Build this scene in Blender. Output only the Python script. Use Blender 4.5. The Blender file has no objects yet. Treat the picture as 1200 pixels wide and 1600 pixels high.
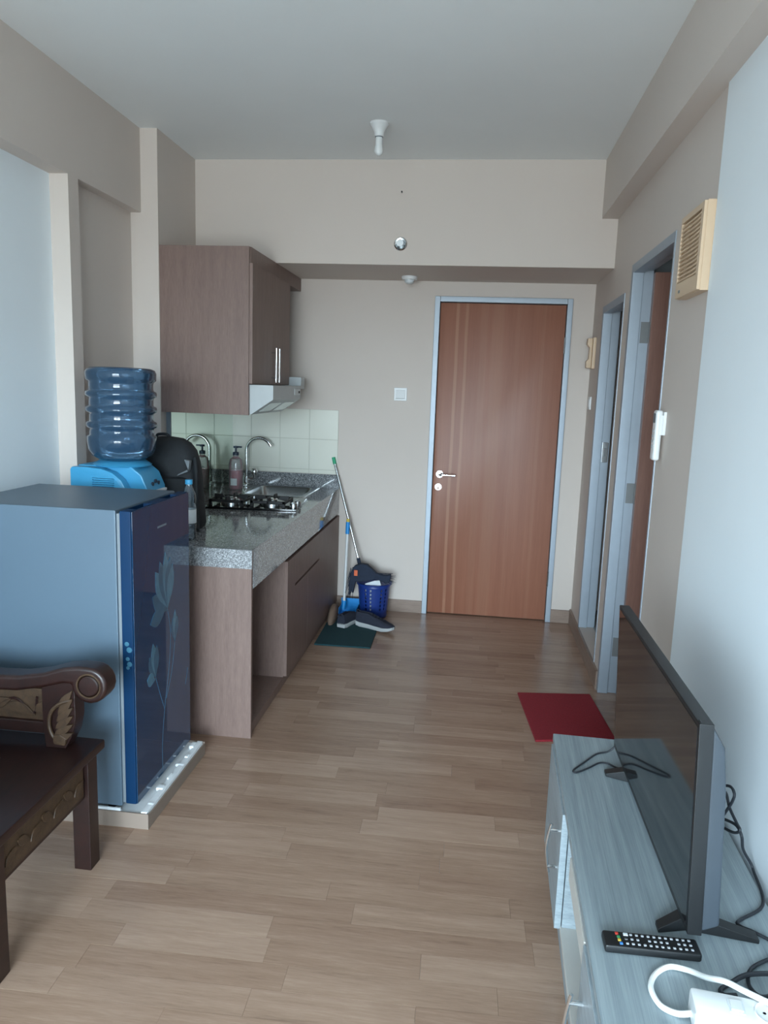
import bpy, bmesh, math, random
from mathutils import Vector, Matrix

random.seed(7)
scene = bpy.context.scene
col = scene.collection

# ------------------------------------------------------------------ camera
F_PX, PITCH, YAW, ROLL, CAM_H = 1167.65, math.radians(9.4286), math.radians(-6.6309), math.radians(2.0182), 1.5253
fw = Vector((math.sin(YAW) * math.cos(PITCH), math.cos(YAW) * math.cos(PITCH), -math.sin(PITCH)))
rt = Vector((math.cos(YAW), -math.sin(YAW), 0))
up = rt.cross(fw)
rt2 = math.cos(ROLL) * rt + math.sin(ROLL) * up
up2 = rt2.cross(fw)
cd = bpy.data.cameras.new('camera')
cam = bpy.data.objects.new('camera', cd)
col.objects.link(cam)
cd.sensor_fit = 'VERTICAL'
cd.sensor_height = 36
cd.sensor_width = 27
cd.lens = 36 * F_PX / 1600
cd.clip_start = 0.02
cam.matrix_world = Matrix(((rt2.x, up2.x, -fw.x, 0), (rt2.y, up2.y, -fw.y, 0), (rt2.z, up2.z, -fw.z, CAM_H), (0, 0, 0, 1)))
scene.camera = cam

# ------------------------------------------------------------------ world: overcast sky over a dull town
SKY = 42.5
w = bpy.data.worlds.new('overcast_sky')
scene.world = w
w.use_nodes = True
nt = w.node_tree
nt.nodes.clear()
wo = nt.nodes.new('ShaderNodeOutputWorld')
bg = nt.nodes.new('ShaderNodeBackground')
geo = nt.nodes.new('ShaderNodeTexCoord')
sep = nt.nodes.new('ShaderNodeSeparateXYZ')
ramp = nt.nodes.new('ShaderNodeValToRGB')
mr = nt.nodes.new('ShaderNodeMapRange')
mr.inputs['From Min'].default_value = -1
mr.inputs['From Max'].default_value = 1
nt.links.new(geo.outputs['Generated'], sep.inputs[0])
nt.links.new(sep.outputs['Z'], mr.inputs['Value'])
nt.links.new(mr.outputs[0], ramp.inputs[0])
nt.links.new(ramp.outputs[0], bg.inputs[0])
nt.links.new(bg.outputs[0], wo.inputs[0])
cr = ramp.color_ramp
cr.elements[0].position = 0.0
cr.elements[0].color = (0.20, 0.21, 0.21, 1)
cr.elements[1].position = 1.0
cr.elements[1].color = (0.66, 0.84, 1.0, 1)
e = cr.elements.new(0.47); e.color = (0.30, 0.32, 0.33, 1)
e = cr.elements.new(0.52); e.color = (0.74, 0.88, 1.0, 1)
bg.inputs[1].default_value = SKY

# the portal only guides the sampling of that sky through the balcony window behind the camera
def portal(name, x0, x1, y, z0, z1):
    ld = bpy.data.lights.new(name, 'AREA')
    ld.shape = 'RECTANGLE'
    ld.size = x1 - x0
    ld.size_y = z1 - z0
    ld.cycles.is_portal = True
    o = bpy.data.objects.new(name, ld)
    col.objects.link(o)
    o.location = ((x0 + x1) / 2, y, (z0 + z1) / 2)
    o.rotation_euler = (math.radians(90), 0, 0)     # faces +Y into the room
    return o
WY = -2.0
WIN = (-1.6, 0.5, 0.15, 2.25)
portal('balcony_window_offscreen', WIN[0], WIN[1], WY + .02, WIN[2], WIN[3])

vs = scene.view_settings
vs.view_transform = 'Standard'
vs.look = 'None'
vs.gamma = 1
vs.use_curve_mapping = False
vs.exposure = 0.0

# ------------------------------------------------------------------ materials
def lin(c):
    return tuple(((v / 255) / 12.92 if v / 255 <= 0.04045 else ((v / 255 + 0.055) / 1.055) ** 2.4) for v in c) + (1,)

class NT:
    def __init__(s, name):
        s.m = bpy.data.materials.new(name)
        s.m.use_nodes = True
        s.t = s.m.node_tree
        s.b = s.t.nodes['Principled BSDF']
        s.out = s.t.nodes['Material Output']
    def n(s, kind, **kw):
        x = s.t.nodes.new(kind)
        for k, v in kw.items():
            if k.startswith('i_'):
                x.inputs[k[2:].replace('_', ' ')].default_value = v
            else:
                setattr(x, k, v)
        return x
    def l(s, a, b):
        s.t.links.new(a, b)
    def mix(s, fac, a, b):
        x = s.n('ShaderNodeMix', data_type='RGBA')
        for sock, v in ((x.inputs[0], fac), (x.inputs[6], a), (x.inputs[7], b)):
            if hasattr(v, 'links') or hasattr(v, 'is_linked'):
                s.l(v, sock)
            else:
                sock.default_value = v
        return x.outputs[2]
    def coords(s, scale=(1, 1, 1), rnd=False, world=False):
        if world:
            src = s.n('ShaderNodeNewGeometry').outputs['Position']
        else:
            src = s.n('ShaderNodeTexCoord').outputs['Object']
        mp = s.n('ShaderNodeMapping')
        mp.inputs['Scale'].default_value = scale
        s.l(src, mp.inputs['Vector'])
        v = mp.outputs[0]
        if rnd:
            oi = s.n('ShaderNodeObjectInfo')
            ml = s.n('ShaderNodeMath', operation='MULTIPLY')
            ml.inputs[1].default_value = 57.0
            s.l(oi.outputs['Random'], ml.inputs[0])
            ad = s.n('ShaderNodeVectorMath', operation='ADD')
            s.l(v, ad.inputs[0])
            s.l(ml.outputs[0], ad.inputs[1])
            v = ad.outputs[0]
        return v
    def noise(s, vec, scale, detail=3, rough=.55):
        x = s.n('ShaderNodeTexNoise')
        x.inputs['Scale'].default_value = scale
        x.inputs['Detail'].default_value = detail
        x.inputs['Roughness'].default_value = rough
        s.l(vec, x.inputs['Vector'])
        return x.outputs['Fac']
    def ramp(s, fac, stops):
        x = s.n('ShaderNodeValToRGB')
        els = x.color_ramp.elements
        els[0].position, els[0].color = stops[0]
        els[1].position, els[1].color = stops[-1]
        for p, c in stops[1:-1]:
            q = els.new(p); q.color = c
        s.l(fac, x.inputs[0])
        return x.outputs[0]
    def bump(s, h, strength=.2, dist=.002):
        x = s.n('ShaderNodeBump')
        x.inputs['Strength'].default_value = strength
        x.inputs['Distance'].default_value = dist
        s.l(h, x.inputs['Height'])
        s.l(x.outputs[0], s.b.inputs['Normal'])

def plain(name, c, rough=.5, metal=0, var=.06, scale=18, bump=0, coat=0, ior=None):
    k = NT(name)
    cl = lin(c)
    v = k.coords(world=False)
    n = k.noise(v, scale)
    lo = tuple(x * (1 - var) for x in cl[:3]) + (1,)
    hi = tuple(min(1, x * (1 + var)) for x in cl[:3]) + (1,)
    k.l(k.mix(n, lo, hi), k.b.inputs['Base Color'])
    k.b.inputs['Roughness'].default_value = rough
    k.b.inputs['Metallic'].default_value = metal
    k.b.inputs['Coat Weight'].default_value = coat
    if ior: k.b.inputs['IOR'].default_value = ior
    if bump:
        k.bump(k.noise(v, scale * 6), bump, .001)
    return k.m

def wood(name, dark, light, scale=(1, 1, 1), rough=.45, freq=6, rnd=False, world=False, coat=0, streak=.5, bump=.05):
    """grain runs along the axis with the small scale value"""
    k = NT(name)
    v = k.coords(scale, rnd, world)
    n1 = k.noise(v, freq, 5, .6)
    n2 = k.noise(v, freq * 6, 4, .7)
    m = k.n('ShaderNodeMix', data_type='FLOAT')
    m.inputs[0].default_value = streak
    k.l(n1, m.inputs[2]); k.l(n2, m.inputs[3])
    c = k.ramp(m.outputs[0], [(.32, lin(dark)), (.68, lin(light))])
    k.l(c, k.b.inputs['Base Color'])
    k.b.inputs['Roughness'].default_value = rough
    k.b.inputs['Coat Weight'].default_value = coat
    if bump: k.bump(m.outputs[0], bump, .001)
    return k.m

def paint(name, c):
    k = NT(name)
    v = k.coords(world=True)
    n = k.noise(v, 2.2, 4)
    cl = lin(c)
    base = k.mix(n, tuple(x * .965 for x in cl[:3]) + (1,), tuple(min(1, x * 1.03) for x in cl[:3]) + (1,))
    k.l(base, k.b.inputs['Base Color'])
    k.b.inputs['Roughness'].default_value = .62
    k.bump(k.noise(v, 90, 3), .10, .001)
    return k.m

def granite(name, rough, stops):
    k = NT(name)
    v = k.coords(world=True)
    vo = k.n('ShaderNodeTexVoronoi'); vo.inputs['Scale'].default_value = 260
    k.l(v, vo.inputs['Vector'])
    bw = k.n('ShaderNodeRGBToBW'); k.l(vo.outputs['Color'], bw.inputs[0])
    n = k.noise(v, 70, 3)
    m = k.n('ShaderNodeMix', data_type='FLOAT'); m.inputs[0].default_value = .3
    k.l(bw.outputs[0], m.inputs[2]); k.l(n, m.inputs[3])
    c = k.ramp(m.outputs[0], stops)
    k.l(c, k.b.inputs['Base Color'])
    k.b.inputs['Roughness'].default_value = rough
    k.b.inputs['IOR'].default_value = 1.9
    return k.m

def clear(name, tint, gloss=.08, rough=.02, alpha=1.0, diff=None):
    """thin clear pane / plastic: transparent + glossy (+ a little diffuse tint)"""
    k = NT(name)
    k.t.nodes.remove(k.b)
    tr = k.n('ShaderNodeBsdfTransparent'); tr.inputs[0].default_value = tint
    gl = k.n('ShaderNodeBsdfGlossy'); gl.inputs['Roughness'].default_value = rough
    gl.inputs[0].default_value = (1, 1, 1, 1)
    fr = k.n('ShaderNodeFresnel'); fr.inputs[0].default_value = 1.5
    mx = k.n('ShaderNodeMixShader')
    k.l(fr.outputs[0], mx.inputs[0])
    if diff:
        df = k.n('ShaderNodeBsdfDiffuse'); df.inputs[0].default_value = diff[0]
        m0 = k.n('ShaderNodeMixShader'); m0.inputs[0].default_value = diff[1]
        k.l(tr.outputs[0], m0.inputs[1]); k.l(df.outputs[0], m0.inputs[2])
        k.l(m0.outputs[0], mx.inputs[1])
    else:
        k.l(tr.outputs[0], mx.inputs[1])
    k.l(gl.outputs[0], mx.inputs[2])
    k.l(mx.outputs[0], k.out.inputs[0])
    return k.m

M = {}
M['ceiling'] = paint('ceiling_paint', (236, 240, 240))
M['cream'] = paint('cream_paint', (207, 196, 187))
M['white_wall'] = paint('white_paint', (232, 240, 244))
M['baseboard'] = wood('baseboard_laminate', (126, 106, 94), (152, 132, 118), (1, 1, 8), .45, 3, world=True)
M['lam'] = wood('brown_laminate', (110, 88, 80), (134, 111, 102), (9, 9, .7), .48, 5, world=True, streak=.6)
SPECKLE = [(.2, lin((62, 65, 68))), (.4, lin((106, 109, 112))), (.58, lin((132, 135, 138))), (.74, lin((190, 192, 194)))]
M['granite'] = granite('polished_granite', .07, SPECKLE)
M['granite_cut'] = granite('sawn_granite_edge', .4, SPECKLE)
M['mat_black'] = plain('black_plastic', (24, 26, 28), .42)
M['gloss_black'] = plain('black_gloss', (14, 15, 17), .08)
M['cast'] = plain('black_cast_iron', (22, 22, 24), .5, 0, .2, 40)
M['chrome'] = plain('chrome', (225, 228, 230), .14, 1, .03)
M['steel'] = plain('brushed_steel', (190, 194, 196), .26, 1, .06, 60)
M['alu'] = plain('aluminium', (158, 168, 178), .45, .35, .04, 30)
M['white'] = plain('white_plastic', (220, 222, 222), .35, 0, .02)
M['ivory'] = plain('ivory_plastic', (208, 182, 152), .42, 0, .02)
M['tile'] = plain('cream_glazed_tile', (224, 224, 212), .2, 0, .03, 5)
M['grout'] = plain('tile_grout', (196, 196, 184), .8)
M['foam'] = plain('white_styrofoam', (234, 238, 240), .7, 0, .04, 60, .2)
M['card'] = plain('brown_cardboard', (138, 122, 110), .8, 0, .08, 12)
M['fridge'] = plain('silver_blue_enamel', (86, 105, 120), .42, .08, .02, 6)
M['fridge_edge'] = plain('metallic_blue_trim', (3, 44, 78), .5, 0, .04, 8)
M['fridge_gap'] = plain('grey_gasket', (120, 128, 134), .6)
M['print'] = plain('pale_blue_print', (66, 112, 134), .25, 0, .25, 40)
M['print2'] = plain('deep_blue_print', (46, 88, 112), .25, 0, .25, 40)
M['cyan'] = plain('sky_blue_plastic', (66, 156, 200), .36, 0, .03, 8)
M['bag'] = plain('black_nylon', (26, 30, 34), .75, 0, .3, 24, .5)
M['strap_grey'] = plain('grey_webbing', (110, 116, 120), .7)
M['red_mat'] = plain('red_mat_pile', (140, 30, 42), .95, 0, .25, 90, 1.0)
M['green_mat'] = plain('dark_green_mat', (18, 58, 64), .95, 0, .2, 90, 1.0)
M['blue'] = plain('blue_basket_plastic', (24, 52, 122), .4, 0, .05)
M['blue_lt'] = plain('bright_blue_plastic', (24, 138, 212), .4, 0, .05)
M['green'] = plain('green_plastic', (40, 160, 116), .4)
M['bristle'] = plain('navy_bristles', (30, 40, 58), .85, 0, .4, 60, .6)
M['shoe'] = plain('navy_mesh_fabric', (34, 38, 52), .85, 0, .25, 60, .5)
M['sole'] = plain('off_white_rubber', (166, 168, 168), .6)
M['tan'] = plain('tan_suede', (118, 98, 84), .8)
M['orange'] = plain('orange_label', (214, 96, 50), .5)
M['yellow'] = plain('yellow_cap', (206, 180, 70), .5)
M['cord_white'] = plain('white_cord', (236, 238, 236), .45)
M['cord_black'] = plain('black_cord', (34, 38, 44), .5)
M['tvwood'] = wood('grey_stand_laminate', (114, 128, 134), (160, 172, 176), (16, .28, 9), .45, 4.5, streak=.4, coat=.05)
M['tvwood_v'] = wood('grey_stand_side_laminate', (126, 138, 144), (166, 178, 184), (2, .7, 12), .4, 5, streak=.6)
M['tvlight'] = plain('pale_stand_board', (196, 194, 188), .5, 0, .04)
M['tvback'] = plain('dark_tv_shell', (52, 60, 68), .5)
M['chairwood'] = wood('dark_teak', (26, 13, 11), (48, 23, 18), (7, .8, 7), .4, 4, coat=.15)
M['carving'] = wood('gilded_carved_teak', (46, 32, 22), (84, 62, 42), (6, 6, 6), .5, 9, bump=.4)
M['doorleaf_dark'] = wood('brown_door_veneer', (118, 82, 70), (140, 102, 88), (8, 8, .4), .4, 4, world=True)
M['mirror'] = plain('mirror_silver', (214, 226, 214), .01, 1, 0)
M['hinge'] = plain('dull_hinge_steel', (120, 122, 122), .5, .4)
M['hood'] = plain('grey_white_enamel', (178, 183, 184), .4)
M['glass'] = clear('window_glass', (.94, .96, .96, 1))
M['jug'] = clear('blue_polycarbonate', (.50, .66, .80, 1), rough=.05, diff=(lin((58, 92, 122)), .42))
M['pet'] = clear('clear_bottle', (.88, .94, .98, 1), rough=.04, diff=(lin((170, 190, 205)), .12))
M['soapclear'] = clear('clear_soap_bottle', (.93, .93, .94, 1), rough=.08, diff=(lin((205, 205, 208)), .35))
M['soap'] = plain('pink_soap', (206, 96, 116), .25, 0, .06)
M['label'] = plain('white_bottle_label', (214, 220, 222), .45)
M['pump'] = plain('dark_blue_pump', (36, 52, 72), .4)
M['lampglass'] = plain('frosted_lamp_glass', (226, 230, 230), .25)
M['red_btn'] = plain('red_button', (196, 60, 48), .5)
M['yel_btn'] = plain('yellow_button', (220, 186, 80), .5)
M['grn_btn'] = plain('green_button', (60, 140, 90), .5)
M['blu_btn'] = plain('blue_button', (70, 130, 200), .5)
M['gry_btn'] = plain('grey_button', (168, 172, 176), .5)
M['concrete'] = plain('bathroom_grey', (150, 156, 160), .6)

# floor boards: oak laminate, every strip its own tone
k = NT('oak_laminate_strip')
v = k.coords((1.1, 12, 12), rnd=True, world=True)
oi = k.n('ShaderNodeObjectInfo')
n1 = k.noise(v, 2.6, 6, .62)
n2 = k.noise(v, 14, 4, .7)
mm = k.n('ShaderNodeMix', data_type='FLOAT'); mm.inputs[0].default_value = .4
k.l(n1, mm.inputs[2]); k.l(n2, mm.inputs[3])
grain = k.ramp(mm.outputs[0], [(.28, lin((96, 72, 56))), (.45, lin((146, 118, 98))), (.56, lin((160, 132, 112))), (.74, lin((188, 160, 138)))])
tone = k.ramp(oi.outputs['Random'], [(0, lin((138, 110, 94))), (.5, lin((160, 133, 114))), (1, lin((184, 157, 138)))])
k.l(k.mix(.42, grain, tone), k.b.inputs['Base Color'])
k.b.inputs['Roughness'].default_value = .27
k.bump(mm.outputs[0], .04, .001)
M['plank'] = k.m

# entrance door veneer: flat-cut leaves with pale sapwood stripes
k = NT('entrance_door_veneer')
v = k.coords((10, 10, .35), world=True)
n1 = k.noise(v, 2.2, 5, .6)
n2 = k.noise(v, 13, 4, .7)
mm = k.n('ShaderNodeMix', data_type='FLOAT'); mm.inputs[0].default_value = .4
k.l(n1, mm.inputs[2]); k.l(n2, mm.inputs[3])
base = k.ramp(mm.outputs[0], [(.25, lin((132, 82, 62))), (.75, lin((154, 102, 79)))])
sx = k.n('ShaderNodeSeparateXYZ'); k.l(k.coords(world=True), sx.inputs[0])
wob = k.n('ShaderNodeMath', operation='MULTIPLY_ADD'); k.l(k.noise(k.coords((1, 1, .5), world=True), 2.0), wob.inputs[0])
wob.inputs[1].default_value = .02; k.l(sx.outputs['X'], wob.inputs[2])
for xc, wd, amt in ((-.145, .013, .5), (-.085, .012, .42), (.03, .03, .12), (.12, .05, .16), (.25, .018, .06), (.41, .014, .1)):
    d = k.n('ShaderNodeMath', operation='SUBTRACT'); k.l(wob.outputs[0], d.inputs[0]); d.inputs[1].default_value = xc + .01
    a = k.n('ShaderNodeMath', operation='ABSOLUTE'); k.l(d.outputs[0], a.inputs[0])
    r_ = k.n('ShaderNodeMapRange', interpolation_type='SMOOTHSTEP')
    r_.inputs['From Min'].default_value = wd * .5; r_.inputs['From Max'].default_value = wd
    r_.inputs['To Min'].default_value = amt; r_.inputs['To Max'].default_value = 0
    k.l(a.outputs[0], r_.inputs['Value'])
    base = k.mix(r_.outputs[0], base, lin((178, 134, 108)))
k.l(base, k.b.inputs['Base Color'])
k.b.inputs['Roughness'].default_value = .45
M['veneer'] = k.m

# fridge door: dark printed glass
k = NT('navy_printed_glass')
k.b.inputs['Base Color'].default_value = lin((18, 56, 88))
k.b.inputs['Roughness'].default_value = .05
k.b.inputs['IOR'].default_value = 1.48
M['navyglass'] = k.m
M['fridge_edge'].node_tree.nodes['Principled BSDF'].inputs['Specular IOR Level'].default_value = .2
# tv screen
k = NT('tv_screen_glass')
k.b.inputs['Base Color'].default_value = lin((20, 22, 26))
k.b.inputs['Roughness'].default_value = .06
k.b.inputs['IOR'].default_value = 1.6
M['screen'] = k.m

# ------------------------------------------------------------------ mesh tools
WMAT = {}
def wm(o):
    return WMAT.get(o.name, Matrix.Identity(4)) if o else Matrix.Identity(4)

class MB:
    def __init__(s):
        s.bm = bmesh.new()
    def box(s, x0, x1, y0, y1, z0, z1):
        x0, x1 = min(x0, x1), max(x0, x1); y0, y1 = min(y0, y1), max(y0, y1); z0, z1 = min(z0, z1), max(z0, z1)
        vs = [s.bm.verts.new(p) for p in ((x0,y0,z0),(x1,y0,z0),(x1,y1,z0),(x0,y1,z0),(x0,y0,z1),(x1,y0,z1),(x1,y1,z1),(x0,y1,z1))]
        for f in ((3,2,1,0),(4,5,6,7),(0,1,5,4),(1,2,6,5),(2,3,7,6),(3,0,4,7)):
            s.bm.faces.new([vs[i] for i in f])
        return s
    def prism(s, pts, axis, a0, a1):
        def P(u, v, a):
            return {'X': (a, u, v), 'Y': (u, a, v), 'Z': (u, v, a)}[axis]
        A = [s.bm.verts.new(P(u, v, a0)) for u, v in pts]
        B = [s.bm.verts.new(P(u, v, a1)) for u, v in pts]
        n = len(pts)
        s.bm.faces.new(A[::-1]); s.bm.faces.new(B)
        for i in range(n):
            s.bm.faces.new((A[i], A[(i+1) % n], B[(i+1) % n], B[i]))
        return s
    def loft(s, rings, cap=True):
        R = [[s.bm.verts.new(p) for p in ring] for ring in rings]
        n = len(R[0])
        for a, b in zip(R, R[1:]):
            for i in range(n):
                s.bm.faces.new((a[i], a[(i+1) % n], b[(i+1) % n], b[i]))
        if cap:
            s.bm.faces.new(R[0][::-1]); s.bm.faces.new(R[-1])
        return s
    def cyl(s, p0, p1, r0, r1=None, seg=20):
        r1 = r0 if r1 is None else r1
        p0, p1 = Vector(p0), Vector(p1)
        d = (p1 - p0).normalized()
        a = d.orthogonal().normalized(); b = d.cross(a)
        ring = lambda p, r: [p + a * r * math.cos(t * 2 * math.pi / seg) + b * r * math.sin(t * 2 * math.pi / seg) for t in range(seg)]
        return s.loft([ring(p0, r0), ring(p1, r1)])
    def lathe(s, prof, c, seg=32, axis='Z'):
        rings = []
        for r, h in prof:
            ring = []
            for t in range(seg):
                u, v = max(r, 1e-4) * math.cos(t * 2 * math.pi / seg), max(r, 1e-4) * math.sin(t * 2 * math.pi / seg)
                if axis == 'Z': p = (c[0] + u, c[1] + v, c[2] + h)
                elif axis == 'Y': p = (c[0] + u, c[1] + h, c[2] + v)
                else: p = (c[0] + h, c[1] + u, c[2] + v)
                ring.append(p)
            rings.append(ring)
        return s.loft(rings)
    def tube(s, pts, r, seg=8, sub=6):
        P = [Vector(p) for p in pts]
        if sub > 1 and len(P) > 2:
            Q = []
            for i in range(len(P) - 1):
                p0, p1, p2, p3 = P[max(i-1, 0)], P[i], P[i+1], P[min(i+2, len(P)-1)]
                for j in range(sub):
                    t = j / sub
                    Q.append(.5 * ((2*p1) + (p2-p0)*t + (2*p0-5*p1+4*p2-p3)*t*t + (3*p1-p0-3*p2+p3)*t**3))
            Q.append(P[-1]); P = Q
        rings = []
        nrm = None
        for i, p in enumerate(P):
            d = (P[min(i+1, len(P)-1)] - P[max(i-1, 0)]).normalized()
            if nrm is None: nrm = d.orthogonal().normalized()
            nrm = (nrm - d * nrm.dot(d)).normalized()
            b = d.cross(nrm)
            rr = r(i / (len(P) - 1)) if callable(r) else r
            rings.append([p + nrm * rr * math.cos(t*2*math.pi/seg) + b * rr * math.sin(t*2*math.pi/seg) for t in range(seg)])
        return s.loft(rings)
    def xf(s, m):
        s.bm.transform(m); return s
    def build(s, name, mat, parent=None, bevel=0, smooth=True, seg=2, angle=35, local=False):
        bm = s.bm
        bmesh.ops.recalc_face_normals(bm, faces=bm.faces)
        if bevel:
            ed = [e for e in bm.edges if len(e.link_faces) == 2 and e.calc_face_angle(0) > math.radians(30)]
            bmesh.ops.bevel(bm, geom=ed, offset=bevel, segments=seg, profile=.5, affect='EDGES', clamp_overlap=True)
        me = bpy.data.meshes.new(name)
        o = bpy.data.objects.new(name, me)
        W = wm(parent)
        if not local and parent is not None:
            bm.transform(W.inverted())
        bm.to_mesh(me); bm.free()
        me.materials.append(M[mat] if isinstance(mat, str) else mat)
        if smooth:
            for p in me.polygons: p.use_smooth = True
            me.set_sharp_from_angle(angle=math.radians(angle))
        col.objects.link(o)
        if bevel and smooth:
            wn = o.modifiers.new('weighted_normals', 'WEIGHTED_NORMAL'); wn.keep_sharp = True
        if parent is not None:
            o.parent = parent
            WMAT[o.name] = W
        return o

def tag(o, label, cat=None, group=None, kind=None):
    o['label'] = label
    if cat: o['category'] = cat
    if group: o['group'] = group
    if kind: o['kind'] = kind
    return o
def thing(name, label, cat, loc=(0, 0, 0), rotz=0, group=None, kind=None):
    o = bpy.data.objects.new(name, None)
    o.empty_display_size = .05
    col.objects.link(o)
    o.location = loc
    o.rotation_euler = (0, 0, rotz)
    WMAT[o.name] = Matrix.Translation(loc) @ Matrix.Rotation(rotz, 4, 'Z')
    return tag(o, label, cat, group, kind)
def B(*a): return MB().box(*a)
def struct(name, mb, mat, label, cat, bevel=0, smooth=False):
    o = mb.build(name, mat, None, bevel, smooth)
    WMAT[o.name] = Matrix.Identity(4)
    return tag(o, label, cat, kind='structure')
def cut(o, cutter):
    """sink a real opening into a mesh object; cutter is an MB in the same local space"""
    bmesh.ops.recalc_face_normals(cutter.bm, faces=cutter.bm.faces)
    me = bpy.data.meshes.new('cutter'); cutter.bm.to_mesh(me); cutter.bm.free()
    c = bpy.data.objects.new('cutter', me); col.objects.link(c)
    c.matrix_world = WMAT.get(o.name, Matrix.Identity(4))
    b = o.modifiers.new('opening', 'BOOLEAN'); b.operation = 'DIFFERENCE'; b.object = c; b.solver = 'EXACT'
    bpy.context.view_layer.update()
    ev = o.evaluated_get(bpy.context.evaluated_depsgraph_get())
    new = bpy.data.meshes.new_from_object(ev)
    o.modifiers.clear(); o.data = new
    bpy.data.objects.remove(c)
    return o
def copy_part(o, parent, loc=(0, 0, 0)):
    c = o.copy(); col.objects.link(c); c.parent = parent; c.location = loc
    return c

# ------------------------------------------------------------------ dimensions
D, DB, ZB, H = 4.988, 4.366, 2.2126, 2.772
R, RB, ZRB = .7123, .6257, 2.470
LB, ZLB = -1.7532, 2.368            # left beam face, its underside
LN, NICHE, KW = -1.837, -1.81, -1.663   # near left wall, niche back, kitchen wall
YQ, YQ2, YP = 3.142, 3.225, 3.844
RO = R + .088                         # far side of the right wall
XB = 2.6                             # far wall of bedroom / bathroom

# ------------------------------------------------------------------ floor
floor = struct('floor', B(-2.0, XB + .1, WY - .1, D + .15, -.12, -.012), 'concrete', 'oak laminate strip floor of the living room and kitchen', 'floor')
unit = None
plank_me = {}
PITCH_Y = .0885
ang = math.radians(1.2)
def plank_row(y, rows):
    x = -1.98 + random.uniform(-.5, 0)
    while x < RO:
        L = random.choice((.42, .5, .55, .55, .62, .74))
        rows.append((x, min(x + L, RO + .02), y))
        x += L
front_rows, near_rows = [], []
nrow = int((D + .3 - WY) / PITCH_Y) + 2
y = D + .06
for i in range(nrow):
    plank_row(y, front_rows if y > 1.05 else near_rows)
    y -= PITCH_Y
bmu = bmesh.new()
bmesh.ops.create_cube(bmu, size=1)
bmesh.ops.translate(bmu, vec=(0, 0, -.5), verts=bmu.verts)
ume = bpy.data.meshes.new('plank'); bmu.to_mesh(ume); bmu.free()
ume.materials.append(M['plank'])
def rotz2(x, y):
    cx, cy = -.4, 3.0
    return cx + (x-cx)*math.cos(ang) - (y-cy)*math.sin(ang), cy + (x-cx)*math.sin(ang) + (y-cy)*math.cos(ang)
for x0, x1, y in front_rows:
    if x1 < -1.9: continue
    px, py = rotz2((x0 + x1) / 2, y)
    o = bpy.data.objects.new('plank', ume); col.objects.link(o); o.parent = floor
    o.location = (px, py, random.uniform(-.0004, .0002))
    o.rotation_euler = (0, 0, ang)
    o.scale = (x1 - x0 - .0005, PITCH_Y - .0005, .012)
mbn = MB()
for x0, x1, y in near_rows:
    mbn.box(x0, x1 - .0012, y - PITCH_Y / 2, y + PITCH_Y / 2 - .0012, -.012, random.uniform(-.0004, .0002))
mbn.xf(Matrix.Translation((-.4, 3, 0)) @ Matrix.Rotation(ang, 4, 'Z') @ Matrix.Translation((.4, -3, 0)))
o = mbn.build('plank_rows', 'plank', floor, smooth=False); o['kind'] = 'stuff'
B(RO + .02, XB, WY, 3.93, -.012, 0).build('bedroom_boards', 'plank', floor, smooth=False)

# ------------------------------------------------------------------ walls, beams, ceiling
struct('ceiling', B(-2.0, XB + .1, WY - .1, D + .15, H, H + .1), 'ceiling', 'flat pale grey painted ceiling', 'ceiling')
mb = MB()
dx0, dx1, DH = -.2949, .5776, 2.12
mb.box(dx0, dx1, D + .104, D + .12, 0, DH).box(-2.0, dx0, D, D + .12, 0, H).box(dx1, XB, D, D + .12, 0, H).box(dx0, dx1, D, D + .12, DH, H)  # first box: unseen panel added behind the door leaf to block light leaks
wall_back = struct('wall_back', mb, 'cream', 'cream wall with the entrance door', 'wall')
# right wall with the two openings
D3 = (3.035, 3.835, 2.145)           # near door opening: y0, y1, top
D2 = (3.975, 4.625, 2.035)           # bathroom opening
BATHZ = .10
mb = MB()
mb.box(R, RO, 2.54, D3[0], 0, H).box(R, RO, D3[1], D2[0], 0, H).box(R, RO, D2[1], D, 0, H)
mb.box(R, RO, D3[0], D3[1], D3[2], H).box(R, RO, D2[0], D2[1], D2[2], H).box(R, RO, D2[0], D2[1], 0, BATHZ)
struct('wall_right', mb, 'cream', 'cream wall with two aluminium framed doorways', 'wall')
struct('wall_right_near', B(R - .006, RO, WY, 2.54, 0, H), 'white_wall', 'white wall behind the television', 'wall')
mb = MB()
mb.box(-2.0, KW, YP, D, 0, H).box(-2.0, LB, YQ, YQ2, 0, ZLB).box(-2.0, NICHE, YQ2, YP, 0, H)
struct('wall_left', mb, 'cream', 'cream wall with pier and niche beside the kitchen', 'wall')
struct('wall_left_near', B(-2.0, LN, WY, YQ, 0, H), 'white_wall', 'white wall beside the refrigerator', 'wall')
struct('trim_1', B(-2.0, LB, WY, YP, ZLB, H), 'cream', 'boxed ceiling beam above the white wall beside the refrigerator', 'beam')
struct('trim_2', B(KW, R, DB, D, ZB, H), 'cream', 'boxed bulkhead across the room above the entrance door', 'beam')
struct('trim_3', B(RB, R + .01, WY, DB, ZRB, H), 'cream', 'boxed ceiling beam above the two side doorways', 'beam')
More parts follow.
